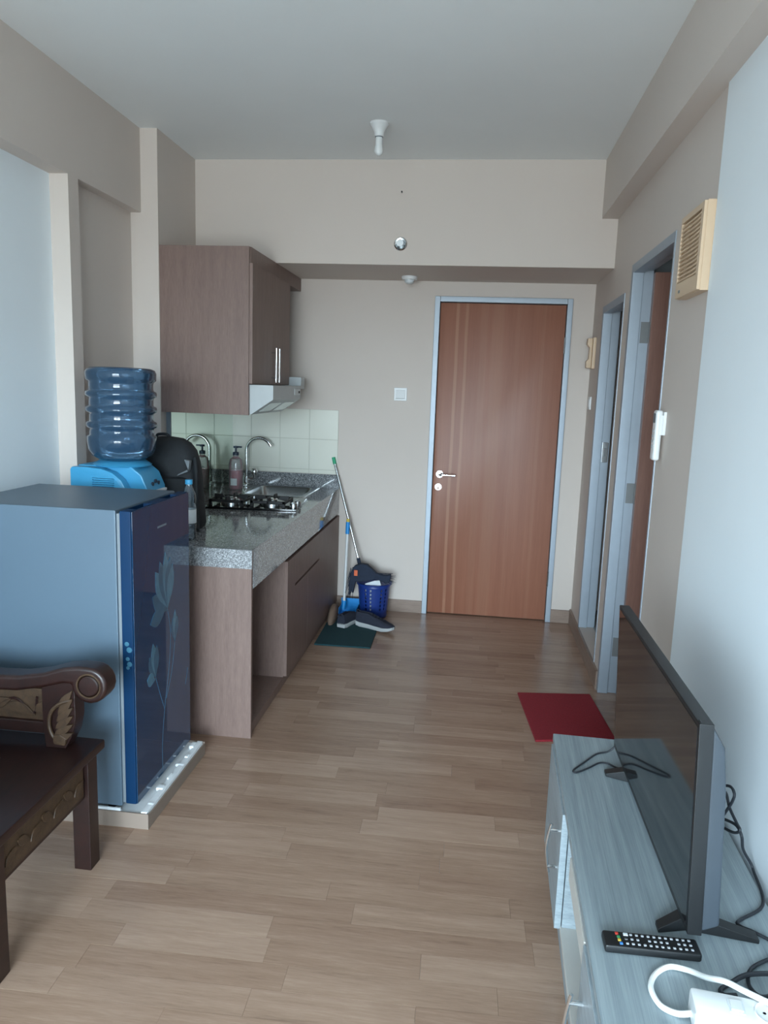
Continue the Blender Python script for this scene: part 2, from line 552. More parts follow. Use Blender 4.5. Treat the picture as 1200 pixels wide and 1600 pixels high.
# rear wall with the balcony window, bedroom window
mb = MB()
x0, x1, z0, z1 = WIN
mb.box(-2.0, x0, WY - .1, WY, 0, H).box(x1, XB + .1, WY - .1, WY, 0, H)
mb.box(x0, x1, WY - .1, WY, 0, z0).box(x0, x1, WY - .1, WY, z1, H)
struct('wall_rear', mb, 'white_wall', 'white wall with the balcony window', 'wall')
struct('wall_bedroom', B(XB, XB + .1, WY, D, 0, H), 'cream', 'cream far wall of the bedroom', 'wall')
struct('wall_bathroom', B(RO, XB, 3.925, 3.965, 0, H), 'concrete', 'partition between bedroom and bathroom', 'wall')
struct('floor_bathroom', B(RO, XB, 3.965, D, -.012, BATHZ), 'concrete', 'raised grey bathroom floor', 'floor')
def window(name, W, n, label):
    x0, x1, z0, z1 = W
    o = thing(name, label, 'window', ((x0 + x1) / 2, WY - .05, z0), kind='structure')
    mb = MB().box(x0, x1, WY - .08, WY - .02, z0, z0 + .05).box(x0, x1, WY - .08, WY - .02, z1 - .05, z1)
    mb.box(x0, x0 + .05, WY - .08, WY - .02, z0 + .05, z1 - .05).box(x1 - .05, x1, WY - .08, WY - .02, z0 + .05, z1 - .05)
    for i in range(1, n):
        xm = x0 + (x1 - x0) * i / n
        mb.box(xm - .025, xm + .025, WY - .08, WY - .02, z0 + .05, z1 - .05)
    mb.build('window_frame', 'alu', o, smooth=False)
    for i in range(n):
        a = x0 + (x1 - x0) * i / n; b = x0 + (x1 - x0) * (i + 1) / n
        B(a + .02, b - .02, WY - .053, WY - .047, z0 + .04, z1 - .04).build('pane', 'glass', o, smooth=False)
window('window_1', WIN, 2, 'wide aluminium balcony window at the end of the living room')

# baseboards
bt = .012
struct('baseboard_back', B(KW + .75, dx0, D - bt, D + .001, 0, .085).box(dx1, R, D - bt, D + .001, 0, .088), 'baseboard', 'wood tone skirting board either side of the entrance door', 'baseboard')
struct('baseboard_right', B(R - bt, R + .001, D3[1], D - bt, 0, BATHZ), 'baseboard', 'wood tone skirting under the bathroom doorway', 'baseboard')
struct('baseboard_right_near', B(R - bt - .006, R, WY, D3[0], 0, .088), 'baseboard', 'wood tone skirting behind the television stand', 'baseboard')

# ------------------------------------------------------------------ doors
d = thing('door_1', 'wood veneer entrance door in an aluminium frame', 'door', ((dx0 + dx1) / 2, D, 0), kind='structure')
fwid, fz = .034, DH
dcx = (dx0 + dx1) / 2
for a, b in ((dx0, dx0 + fwid), (dx1 - fwid, dx1)):
    B(a, b, D - .018, D + .1, 0, DH).build('jamb', 'alu', d, .003)
B(dx0 + fwid, dx1 - fwid, D - .018, D + .1, DH - fwid, DH).build('head', 'alu', d, .003)
leaf = B(dx0 + fwid + .003, dx1 - fwid - .003, D + .012, D + .052, .006, DH - fwid - .004).build('leaf', 'veneer', d, .002)
hx, hz = -.214, .968
MB().lathe([(.0, -.008), (.024, -.008), (.026, -.004), (.026, .001)], (hx, D + .012, hz), 28, 'Y').build('handle_rose', 'chrome', leaf)
MB().tube([(hx, D + .005, hz), (hx, D - .035, hz), (hx + .012, D - .047, hz), (hx + .035, D - .048, hz), (hx + .105, D - .044, hz - .001)], .0075, 10).build('lever', 'chrome', leaf)
kr = MB().lathe([(.0, -.007), (.023, -.007), (.025, -.004), (.025, .001)], (hx - .006, D + .012, .882), 28, 'Y').build('keyhole_rose', 'chrome', leaf)
for tgt in (leaf, kr):
    cut(tgt, MB().cyl((hx - .006 - dcx, -.01, .886), (hx - .006 - dcx, .036, .886), .0085)); cut(tgt, MB().box(hx - .0095 - dcx, hx - .0025 - dcx, -.01, .036, .864, .884))
MB().cyl((hx - .006, D + .028, .886), (hx - .006, D + .036, .886), .0083).build('keyhole', 'steel', leaf)
for z in (1.83, .30):
    MB().cyl((dx1 - fwid - .002, D - .016, z - .05), (dx1 - fwid - .002, D - .016, z + .05), .006, seg=10).build('hinge', 'steel', d)

# near doorway: aluminium lining, leaf standing open into the bedroom
d = thing('door_3', 'aluminium framed doorway with dark brown door standing open', 'door', (R, (D3[0] + D3[1]) / 2, 0), kind='structure')
y0, y1, zt = D3
FT = .04
for ya, yb, s in ((y1 - FT, y1, -1), (y0, y0 + .016, 1)):
    mb = B(R - .004, R + .046, ya, yb, 0, zt)
    yy0, yy1 = (ya + .012, yb) if s < 0 else (ya, yb - .006)
    mb.box(R + .046, RO + .006, yy0, yy1, 0, zt)
    mb.build('jamb', 'alu', d, .002)
B(R - .004, R + .046, y0 + .016, y1 - FT, zt - FT, zt).box(R + .046, RO + .006, y0 + .004, y1 - FT + .012, zt - FT + .012, zt).build('head', 'alu', d, .002)
lf = B(RO + .004, RO + .004 + .72, y1 - FT - .03, y1 - FT + .010, .008, zt - FT).build('leaf', 'doorleaf_dark', d, .002)
MB().lathe([(.0, -.008), (.024, -.008), (.026, 0)], (RO + .66, y1 - FT - .03, 1.0), 20, 'Y').tube([(RO + .66, y1 - .07, 1.0), (RO + .66, y1 - .115, 1.0), (RO + .55, y1 - .115, 1.0)], .008, 8, 1).build('lever', 'chrome', lf)
for z in (1.83, 1.05, .25):
    h_ = B(RO - .034, RO + .004, y1 - FT + .0105, y1 - FT + .013, z - .05, z + .05).build('hinge', 'hinge', d, 0, False)
    MB().cyl((RO + .006, y1 - FT - .008, z - .05), (RO + .006, y1 - FT - .008, z + .05), .0065, seg=10).build('knuckle', 'hinge', h_)
# bathroom doorway
d = thing('door_2', 'pale aluminium framed bathroom doorway with lock keeper', 'door', (R, (D2[0] + D2[1]) / 2, BATHZ), kind='structure')
y0, y1, zt = D2
for ya, yb, s in ((y1 - FT, y1, -1), (y0, y0 + .016, 1)):
    mb = B(R - .004, R + .046, ya, yb, BATHZ, zt)
    yy0, yy1 = (ya + .012, yb) if s < 0 else (ya, yb - .006)
    mb.box(R + .046, RO + .006, yy0, yy1, BATHZ, zt)
    mb.build('jamb', 'alu', d, .002)
B(R - .004, R + .046, y0 + .016, y1 - FT, zt - FT, zt).box(R + .046, RO + .006, y0 + .004, y1 - FT + .012, zt - FT + .012, zt).build('head', 'alu', d, .002)
kp = B(R + .052, R + .088, y1 - FT + .009, y1 - FT + .0125, 1.13, 1.25).build('lock_keeper', 'steel', d, .002)
B(R + .062, R + .078, y1 - FT + .007, y1 - FT + .0095, 1.165, 1.215).build('keeper_slot', 'hinge', kp, 0, False)
B(RO + .015, RO + .66, y0 + .008, y0 + .045, BATHZ + .006, zt - FT).build('leaf', 'white', d, .002)

# ------------------------------------------------------------------ kitchen worktop, base units
CT, CF, CY = .838, -.892, 2.959      # top height, front face, near end
SX0, SX1, SY0, SY1 = -1.41, -1.05, 4.50, 4.90   # sink cut-out
wt = thing('kitchen_worktop', 'polished grey speckled granite worktop with upstand', 'worktop', (-1.3, 4.0, .67))
mb = MB()
for bx in ((LN, CF, CY, YQ), (LB, CF, YQ, YQ2), (NICHE, CF, YQ2, YP), (KW, CF, YP, SY0), (KW, SX0, SY0, SY1), (SX1, CF, SY0, SY1), (KW, CF, SY1, D)):
    mb.box(*bx, .80, CT)
mb.build('slab', 'granite', wt, smooth=False)
B(CF - .022, CF + .001, CY + .0185, D, .668, CT + .0005).build('fascia', 'granite', wt, .0015)
B(LN, CF + .001, CY - .004, CY + .0185, .758, CT + .0004).build('end_strip', 'granite_cut', wt, smooth=False)
B(KW, CF, D - .018, D, CT, .930).build('upstand', 'granite', wt, .001)

bu = thing('kitchen_base_unit', 'brown laminate kitchen base unit with open bay and two doors', 'cabinet', (-1.3, 4.0, 0))
BF = CF - .012                       # carcass front
B(LN + .002, CF - .001, CY, CY + .0185, 0, .758).build('end_panel', 'lam', bu, smooth=False)
YD = 3.555
B(-1.66, BF, YD, YD + .02, .045, .668).box(-1.66, CF - .023, YD, YD + .02, .668, .80).build('divider', 'lam', bu, .001)
B(-1.66, BF, D - .025, D - .003, .045, .668).box(-1.66, CF - .023, D - .025, D - .003, .668, .80).build('end_panel', 'lam', bu, .001)
B(-1.66, BF, CY + .022, D - .003, 0, .045).build('base_board', 'lam', bu, .001)
B(-1.66, -1.645, CY + .022, D - .025, .045, .80).build('back_panel', 'lam', bu, smooth=False)
YM = 4.03
for a, b, s0, s1 in ((YD + .003, YM - .0015, 3.72, YM), (YM + .0015, D - .004, YM, 4.36)):
    zs = .485
    mb = B(BF - .001, BF + .017, a, b, .05, zs).box(BF - .001, BF + .017, a, b, zs + .014, .652)
    if a < s0: mb.box(BF - .001, BF + .017, a, s0, zs, zs + .014)
    if s1 < b: mb.box(BF - .001, BF + .017, s1, b, zs, zs + .014)
    dd = mb.build('door', 'lam', bu, smooth=False)
    B(BF - .034, BF - .028, max(a, s0), min(b, s1), zs - .03, zs + .04).build('finger_slot', 'lam', dd, smooth=False)

# ------------------------------------------------------------------ backsplash tiles on the wall, mirror
xs = [-1.66, -1.51, -1.309, -1.105, -.908]
zsr = [.932, .960, 1.166, 1.366]
gr = .0016
for i in range(len(xs) - 1):
    for j in range(len(zsr) - 1):
        B(xs[i] + gr, xs[i+1] - gr, D - .008, D + .001, zsr[j] + gr, zsr[j+1] - gr).build('tile', 'tile', wall_back, .001, False, seg=1)
o = B(xs[0], xs[-1], D - .0045, D + .001, zsr[0], zsr[-1]).build('grout_bed', 'grout', wall_back, smooth=False)
mo = thing('wall_mirror', 'frameless mirror on the side wall under the kitchen wall cabinet', 'mirror', (KW, 4.45, CT))
B(KW, KW + .022, 3.925, D - .002, CT + .001, 1.356).build('glass', 'mirror', mo, smooth=False)
B(KW, KW + .024, 3.915, 3.926, CT + .001, 1.356).build('edge_strip', 'fridge_gap', mo, smooth=False)

# ------------------------------------------------------------------ wall cabinet
UF, UY0, UY1, UZ0, UZ1 = -1.185, 3.852, 4.64, 1.358, 2.212
uc = thing('kitchen_wall_cabinet', 'brown laminate wall cabinet above the cooktop', 'cabinet', (-1.42, 4.2, UZ0))
B(KW, UF, UY0, UY0 + .02, UZ0, UZ1).build('side_panel', 'lam', uc, .001)
B(KW, UF, UY1 - .02, UY1, 1.52, 2.13).build('side_panel', 'lam', uc, .001)
B(KW, UF - .002, UY0 + .02, UY1 - .02, 1.52, 1.54).build('bottom_panel', 'lam', uc, smooth=False)
B(KW, UF - .002, UY0 + .02, UY1 - .02, 2.10, 2.13).build('top_panel', 'lam', uc, smooth=False)
B(KW, UF - .008, UY0 + .02, D - .001, 2.132, UZ1).box(UF - .008, UF + .004, UY0 + .02, D - .001, 2.132, UZ1).build('cornice', 'lam', uc, smooth=False)
ym = (UY0 + UY1) / 2 + .02
for a, b, hy in ((UY0 + .003, ym - .0015, ym - .035), (ym + .0015, UY1, ym + .035)):
    dd = B(UF + .001, UF + .019, a, b, 1.522, 2.130).build('door', 'lam', uc, .001)
    mb = MB().cyl((UF + .046, hy, 1.535), (UF + .046, hy, 1.725), .006, seg=12)
    for z in (1.56, 1.70):
        mb.cyl((UF + .018, hy, z), (UF + .046, hy, z), .0045, seg=8)
    mb.build('bar_handle', 'chrome', dd)
# range hood
hd = thing('range_hood', 'slim white range hood under the kitchen wall cabinet', 'hood', (-1.3, 4.2, 1.36))
HY0, HY1 = 3.876, 4.50
MB().prism([(-1.64, 1.518), (-1.058, 1.518), (-1.058, 1.442), (-1.175, 1.362), (-1.64, 1.362)], 'Y', HY0, HY1).build('body', 'hood', hd, .004)
nx, nz = -.08, .117
L = math.hypot(nx, nz)
mb = MB()
for (a, b, t) in ((HY0 + .05, HY0 + .28, 0), (HY0 + .33, HY1 - .05, 0)):
    mb.prism([(-1.152, 1.3765), (-1.082, 1.4245), (-1.0815, 1.4235), (-1.1515, 1.3755)], 'Y', a, b)
mb.build('filter', 'steel', hd, smooth=False)
B(-1.0585, -1.055, HY1 - .16, HY1 - .03, 1.465, 1.50).build('switch_panel', 'label', hd, .001)
MB().cyl((-1.056, HY1 - .06, 1.482), (-1.05, HY1 - .06, 1.482), .007, seg=12).build('button', 'mat_black', hd)
B(-1.30, -1.09, UY1 + .004, UY1 + .10, 1.519, 1.572).box(-1.30, -1.09, HY1 - .02, UY1 + .10, 1.50, 1.519).build('duct_box', 'hood', hd, .002)

# ------------------------------------------------------------------ sink, tap, cooktop, soap
sk = thing('kitchen_sink', 'stainless steel inset kitchen sink in the granite worktop', 'sink', (-1.23, 4.7, .68))
def rrect(x0, x1, y0, y1, r, z, n=6):
    pts = []
    for cx, cy, a0 in ((x1 - r, y1 - r, 0), (x0 + r, y1 - r, 90), (x0 + r, y0 + r, 180), (x1 - r, y0 + r, 270)):
        for i in range(n + 1):
            t = math.radians(a0 + 90 * i / n)
            pts.append((cx + r * math.cos(t), cy + r * math.sin(t), z))
    return pts
rr = [rrect(-1.445, -1.015, 4.452, 4.952, .03, CT + .0005), rrect(-1.440, -1.020, 4.457, 4.947, .03, CT + .007),
      rrect(-1.413, -1.047, 4.497, 4.903, .05, CT + .005), rrect(-1.405, -1.055, 4.505, 4.895, .05, CT - .006),
      rrect(-1.385, -1.075, 4.525, 4.875, .07, CT - .14), rrect(-1.35, -1.11, 4.56, 4.84, .06, CT - .155)]
mb = MB(); mb.loft(rr, cap=False)
mb.bm.faces.new([v for v in mb.bm.verts][-28:])
mb.build('basin', 'steel', sk)
MB().lathe([(.0, 0), (.034, 0), (.04, .003), (.04, -.004)], (-1.23, 4.70, CT - .153), 24).build('drain', 'chrome', sk)
tp = thing('kitchen_tap', 'chrome gooseneck kitchen tap beside the sink', 'tap', (-1.512, 4.88, CT))
tx, ty = -1.512, 4.88
MB().lathe([(.0, 0), (.026, 0), (.026, .008), (.018, .014), (.016, .06), (.0, .062)], (tx, ty, CT + .006), 24).build('base', 'chrome', tp)
arc = [(tx, ty, CT + .03), (tx, ty, CT + .12), (tx, ty, CT + .24)]
for i in range(9):
    t = math.pi - math.pi * .86 * i / 8
    arc.append((tx + .088 + .088 * math.cos(t), ty, CT + .238 + .09 * math.sin(t)))
MB().tube(arc, .0115, 12, 4).build('spout', 'chrome', tp)
MB().cyl((tx, ty, CT + .05), (tx + .05, ty, CT + .055), .009).lathe([(.0, -.03), (.012, -.028), (.022, 0), (.024, .022), (.016, .036), (.0, .04)], (tx + .055, ty, CT + .085), 16).build('lever', 'chrome', tp)

sb = thing('soap_bottle', 'clear pump bottle of pink dish soap beside the tap', 'bottle', (-1.528, 4.70, CT))
sc = (-1.528, 4.70, CT)
MB().lathe([(.0, .001), (.042, .001), (.046, .008), (.046, .17), (.04, .195), (.018, .212), (.016, .222), (.0, .223)], sc, 28).build('bottle_body', 'soapclear', sb)
MB().lathe([(.0, .004), (.040, .004), (.0435, .01), (.0435, .125), (.0, .126)], sc, 24).build('liquid', 'soap', sb)
MB().lathe([(.0, .2225), (.02, .2225), (.02, .242), (.006, .246), (.006, .268), (.016, .27), (.016, .282), (.0, .284)], sc, 20).box(sc[0], sc[0] + .04, sc[1] - .006, sc[1] + .006, CT + .272, CT + .282).build('pump', 'pump', sb)
B(sc[0] - .02, sc[0] + .022, sc[1] - .0475, sc[1] - .044, CT + .03, CT + .075).build('label', 'label', sb, .001)

hb = thing('gas_cooktop', 'black glass two burner gas cooktop on the granite worktop', 'cooktop', (-1.19, 4.15, CT))
hq = [(-1.452, 3.90), (-.945, 3.955), (-.985, 4.40), (-1.49, 4.345)]
MB().prism(hq, 'Z', CT, CT + .012).build('glass_plate', 'gloss_black', hb, .002)
def burner(cx, cy):
    z = CT + .012
    MB().lathe([(.0, 0), (.062, 0), (.062, .01), (.05, .014), (.044, .024), (.02, .027), (.0, .027)], (cx, cy, z), 28).build('burner', 'steel', hb)
    MB().lathe([(.0, .026), (.03, .026), (.032, .032), (.026, .037), (.0, .037)], (cx, cy, z), 24).build('burner_cap', 'chrome', hb)
    mb = MB()
    # square pan support: ring frame on four feet with prongs
    s_, t_ = .098, .009
    mb.box(cx - s_, cx + s_, cy - s_, cy - s_ + t_, z + .018, z + .034).box(cx - s_, cx + s_, cy + s_ - t_, cy + s_, z + .018, z + .034)
    mb.box(cx - s_, cx - s_ + t_, cy - s_ + t_, cy + s_ - t_, z + .018, z + .034).box(cx + s_ - t_, cx + s_, cy - s_ + t_, cy + s_ - t_, z + .018, z + .034)
    for sx, sy in ((1, 1), (1, -1), (-1, 1), (-1, -1)):
        mb.box(cx + sx * s_, cx + sx * (s_ - .016), cy + sy * s_, cy + sy * (s_ - .016), z, z + .034)
    for a in range(4):
        dx, dy = ((1, 0), (-1, 0), (0, 1), (0, -1))[a]
        q = MB().prism([(.035, .034), (.098, .018), (.098, .052), (.05, .052)], 'Y', -.005, .005).xf(Matrix.Translation((cx, cy, z)) @ Matrix.Rotation(math.atan2(dy, dx), 4, 'Z'))
        tmp = bpy.data.meshes.new('tmp'); q.bm.to_mesh(tmp); mb.bm.from_mesh(tmp); q.bm.free(); bpy.data.meshes.remove(tmp)
    mb.build('pan_support', 'cast', hb, .0015, seg=1)
burner(-1.345, 4.06); burner(-1.115, 4.085)
for ky in (4.03, 4.12):
    MB().lathe([(.0, 0), (.022, 0), (.022, .012), (.018, .024), (.0, .025)], (-.978, ky, CT + .012), 20).box(-.982, -.974, ky - .02, ky + .02, CT + .03, CT + .042).build('knob', 'steel', hb)

# ------------------------------------------------------------------ refrigerator on its carton tray
FX0, FX1, FY0, FY1, FZ0, FZ1 = -1.70, -1.137, 2.262, 2.752, .066, 1.105
pk = thing('fridge_packing_base', 'carton tray with white styrofoam under the refrigerator', 'packaging', (-1.4, 2.52, 0))
PX0, PX1, PY0, PY1 = -1.76, -1.037, 2.245, 2.792
mb = MB().box(PX0, PX1, PY0, PY0 + .005, 0, .056).box(PX0, PX1, PY1 - .005, PY1, 0, .056)
mb.box(PX1 - .005, PX1, PY0 + .005, PY1 - .005, 0, .050).box(PX0, PX0 + .005, PY0 + .005, PY1 - .005, 0, .056).box(PX0 + .005, PX1 - .005, PY0 + .005, PY1 - .005, 0, .004)
mb.build('carton_tray', 'card', pk, smooth=False)
mb = MB().box(PX0 + .006, PX1 - .006, PY0 + .006, PY1 - .006, .004, .050)
mb.box(PX1 - .03, PX1 - .007, PY0 + .006, PY1 - .006, .05, .060)
mb.box(-1.72, -1.14, PY0 + .006, FY0 - .001, .05, .064)
mb.build('foam_block', 'foam', pk, .003)
for i, yy in enumerate((2.30, 2.40, 2.47, 2.58, 2.64, 2.72)):
    B(PX1 - .030 - .012 * (i % 2), PX1 - .006 - .008 * (i % 3), yy, yy + .018 + .011 * (i % 3), .05, .062 + .003 * (i % 3)).build('foam_crumb', 'foam', pk, .005)

fr = thing('refrigerator', 'one door refrigerator with silver blue sides and navy glass flower door', 'refrigerator', (-1.4, 2.5, .05))
bd = B(FX0, FX1, FY0, FY1, FZ0, FZ1).build('body', 'fridge', fr, .006)
B(FX1, FX1 + .012, FY0 + .008, FY1 - .008, FZ0 + .012, FZ1 - .012).build('gasket', 'fridge_gap', fr, smooth=False)
for yy in (FY0 + .03, FY1 - .03):
    for xx in (FX0 + .04, FX1 - .05):
        MB().cyl((xx, yy, .049), (xx, yy, FZ0 + .002), .016, seg=14).build('foot', 'mat_black', fr)
DX0, DX1 = FX1 + .012, -1.082
dr = B(DX0, DX1 - .004, FY0, FY1, FZ0 + .012, FZ1 - .002).build('door', 'fridge_edge', fr, .004)
B(DX1 - .004, DX1, FY0 + .003, FY1 - .003, FZ0 + .014, FZ1 - .004).build('door_glass', 'navyglass', dr, .0015)
for ga, gb in ((FY0 + .05, FY0 + .17), (FY1 - .19, FY1 - .09)):
    cut(dr, MB().box(DX0 + .005 + 1.4, DX1 - .008 + 1.4, ga - 2.5, gb - 2.5, FZ1 - .030 - .05, FZ1 + .01 - .05))
    B(DX0 + .005, DX1 - .008, ga, gb, FZ1 - .032, FZ1 - .029).build('grip_recess', 'pump', dr, smooth=False)
# printed flower: flat petals on the glass
def leafshape(yc, zc, ln, wd, ang_, n=9, pw=.8):
    pts = []
    for i in range(n + 1):
        t = i / n
        wq = wd * math.sin(math.pi * t ** pw) * .5
        pts.append((t * ln, wq))
    for i in range(n - 1, 0, -1):
        t = i / n
        pts.append((t * ln, -wd * math.sin(math.pi * t ** pw) * .5))
    ca, sa = math.cos(ang_), math.sin(ang_)
    return [(yc + p * ca - q_ * sa, zc + p * sa + q_ * ca) for p, q_ in pts]
def petals(name, items, eps=.0):
    for i, (yc, zc, ln, wd, an) in enumerate(items):
        MB().prism(leafshape(yc, zc, ln, wd, math.radians(an), pw=1.25), 'X', DX1 + .0001, DX1 + .0006 + .00008 * i).build(name, 'print' if i % 2 else 'print2', dr, smooth=False)
fy, fz_ = 2.535, .70
petals('petal_print', [(fy, fz_ - .01, .155, .07, 146), (fy, fz_, .19, .075, 122), (fy, fz_, .20, .07, 108), (fy, fz_, .215, .06, 94), (fy, fz_, .19, .07, 82), (fy, fz_, .165, .06, 72), (fy - .015, fz_ + .002, .135, .062, 188)])
petals('petal_print', [(2.425, .475, .105, .05, 118), (2.425, .475, .135, .05, 98), (2.425, .475, .12, .045, 84), (2.42, .47, .07, .05, 160)])
petals('petal_print', [(2.60, .55, .10, .04, 102), (2.60, .55, .125, .04, 88), (2.60, .55, .10, .035, 74)])
def stem(pts, wd=.0028):
    P = [Vector((0, a, b)) for a, b in pts]
    Q = []
    for i in range(len(P) - 1):
        p0, p1, p2, p3 = P[max(i-1, 0)], P[i], P[i+1], P[min(i+2, len(P)-1)]
        for j in range(6):
            t = j / 6
            Q.append(.5 * ((2*p1) + (p2-p0)*t + (2*p0-5*p1+4*p2-p3)*t*t + (3*p1-p0-3*p2+p3)*t**3))
    Q.append(P[-1])
    mb = MB()
    A = []; C = []
    for i, p in enumerate(Q):
        dd = (Q[min(i+1, len(Q)-1)] - Q[max(i-1, 0)]).normalized()
        n_ = Vector((0, -dd.z, dd.y)) * wd / 2
        A.append((p.y + n_.y, p.z + n_.z)); C.append((p.y - n_.y, p.z - n_.z))
    mb.prism(A + C[::-1], 'X', DX1 + .0001, DX1 + .0005)
    mb.build('stem_print', 'print', dr, smooth=False)
stem([(fy, fz_), (2.56, .60), (2.545, .48), (2.50, .33), (2.475, .20), (2.475, .10)])
stem([(2.425, .475), (2.46, .40), (2.498, .325)])
stem([(2.60, .55), (2.57, .45), (2.515, .36)])
stem([(2.70, .34), (2.725, .40)])
for (xx, zz, rr_) in ((-1.108, .655, .009), (-1.10, .635, .011), (-1.106, .603, .008), (-1.10, .585, .01), (-1.106, .572, .007)):
    MB().lathe([(.0, -.0008), (rr_ * .6, -.0008), (rr_, 0), (rr_, .0005)], (xx, FY0 + .0002, zz), 10, 'Y').build('blossom_print', 'print', dr)
# illegible silver maker's mark
mb = MB()
for i in range(8):
    yy = 2.46 + i * .0098
    mb.box(DX1, DX1 + .0006, yy, yy + .0074, 1.012, 1.019)
mb.build('emblem', 'strap_grey', dr, smooth=False)

# ------------------------------------------------------------------ water dispenser and jug
wd_ = thing('water_dispenser', 'sky blue tabletop water dispenser on the worktop', 'water dispenser', (-1.53, 3.12, CT))
WY0, WY1 = 2.985, 3.275
prof = [(-1.70, CT), (-1.70, 1.14), (-1.692, 1.15), (-1.62, 1.15), (-1.56, 1.146), (-1.51, 1.13), (-1.472, 1.10), (-1.45, 1.06), (-1.44, 1.0), (-1.438, CT)]
for a, b in ((WY0, WY0 + .05), (WY1 - .05, WY1)):
    s_ = MB().prism(prof, 'Y', a, b).build('side_shell', 'cyan', wd_, .006)
    if a == WY0:      # vent opening, filled with slats below
        cut(s_, MB().box(-1.60 + 1.53, -1.502 + 1.53, WY0 - 3.12 - .01, WY0 - 3.12 + .014, 1.030 - CT, 1.106 - CT))
mb = MB()
mb.prism([(-1.69, CT), (-1.69, 1.155), (-1.45, 1.155), (-1.405, 1.12), (-1.378, 1.06), (-1.372, .99), (-1.40, .965), (-1.40, .87), (-1.36, .865), (-1.36, CT)], 'Y', WY0 + .05, WY1 - .05)
mb.build('front_body', 'cyan', wd_, .008)
mb = MB()
for i in range(8):
    z = 1.035 + i * .009
    mb.box(-1.602, -1.50, WY0 + .001, WY0 + .015, z, z + .0055)
mb.build('vent_rib', 'cyan', wd_, smooth=False)
for yy in (3.085, 3.165):
    t_ = MB().cyl((-1.40, yy, 1.0), (-1.35, yy, 1.0), .012).cyl((-1.355, yy, 1.0), (-1.355, yy, .955), .009).build('tap', 'white', wd_)
for zz, yy in ((1.075, 3.10), (1.085, 3.13), (1.075, 3.16)):
    MB().cyl((-1.386, yy, zz), (-1.379, yy, zz), .009, seg=12).build('indicator', 'pump', wd_)
B(-1.405, -1.365, 3.045, 3.215, 1.035, 1.048).build('front_ledge', 'white', wd_, .004)
MB().lathe([(.0, 0), (.12, 0), (.125, .006), (.10, .022), (.05, .024), (.0, .024)], (-1.533, 3.13, 1.149), 36).build('collar', 'cyan', wd_)

jc = (-1.533, 3.13, 1.172)
prof = [(.0, 0), (.05, .0), (.10, .006), (.128, .022), (.142, .05), (.146, .085), (.146, .105), (.136, .112), (.134, .135)]
z = .135
for i in range(3):
    prof += [(.136, z + .004), (.147, z + .010), (.149, z + .02), (.147, z + .030), (.136, z + .036), (.134, z + .042), (.134, z + .062)]
    z += .066
prof += [(.136, z + .006), (.147, z + .014), (.148, z + .045), (.142, z + .058), (.125, z + .066), (.07, z + .069), (.0, z + .066)]
jg = thing('water_jug', 'upturned ribbed blue water gallon on the dispenser', 'water jug', jc)
jb = MB().lathe(prof, jc, 48).build('jug_shell', 'jug', jg, angle=60)

# ------------------------------------------------------------------ backpack and water bottle on the worktop
bp = thing('backpack', 'black backpack standing on the worktop behind the refrigerator', 'backpack', (-1.385, 3.40, CT))
def superloft(cx, cy, z0, lv, n=28, p=3.2):
    rings = []
    for h, rx, ry, ox, oy in lv:
        ring = []
        for t in range(n):
            a = t * 2 * math.pi / n
            c_, s_ = math.cos(a), math.sin(a)
            ring.append((cx + ox + rx * math.copysign(abs(c_) ** (2 / p), c_), cy + oy + ry * math.copysign(abs(s_) ** (2 / p), s_), z0 + h))
        rings.append(ring)
    return MB().loft(rings)
superloft(-1.43, 3.42, CT, [(0, .13, .07, 0, 0), (.01, .155, .085, 0, 0), (.06, .158, .095, 0, 0), (.14, .153, .095, -.002, 0), (.24, .15, .09, -.006, .004), (.31, .142, .082, -.01, .008),
           (.36, .132, .072, -.016, .012), (.395, .112, .058, -.024, .016), (.415, .08, .04, -.03, .02), (.422, .03, .018, -.03, .02)]).build('main_bag', 'bag', bp)
superloft(-1.42, 3.335, CT, [(.02, .09, .02, 0, 0), (.03, .115, .038, 0, 0), (.10, .12, .05, 0, 0), (.18, .112, .048, 0, 0), (.235, .095, .03, 0, .01), (.245, .07, .012, 0, .02)]).build('front_pocket', 'bag', bp)
superloft(-1.295, 3.40, CT, [(.0, .03, .045, 0, 0), (.02, .045, .06, -.01, 0), (.09, .042, .058, -.015, 0), (.15, .03, .045, -.02, 0), (.17, .012, .02, -.025, 0)]).build('side_pocket', 'bag', bp)
MB().tube([(-1.505, 3.43, CT + .412), (-1.50, 3.43, CT + .430), (-1.455, 3.43, CT + .432), (-1.435, 3.43, CT + .412)], .007, 8).build('carry_loop', 'bag', bp)
MB().tube([(-1.30, 3.385, CT + .33), (-1.285, 3.36, CT + .26), (-1.275, 3.34, CT + .15), (-1.255, 3.30, CT + .06), (-1.24, 3.25, CT + .012)], .011, 8).build('shoulder_strap', 'bag', bp)
MB().prism([(-1.326, 1.165), (-1.300, 1.16), (-1.306, 1.115)], 'Y', 3.318, 3.345).build('zip_tab', 'strap_grey', bp, .001)
MB().prism([(-1.362, 1.088), (-1.355, 1.096), (-1.312, 1.118), (-1.309, 1.110)], 'Y', 3.318, 3.345).build('maker_mark', 'strap_grey', bp, 0, False)

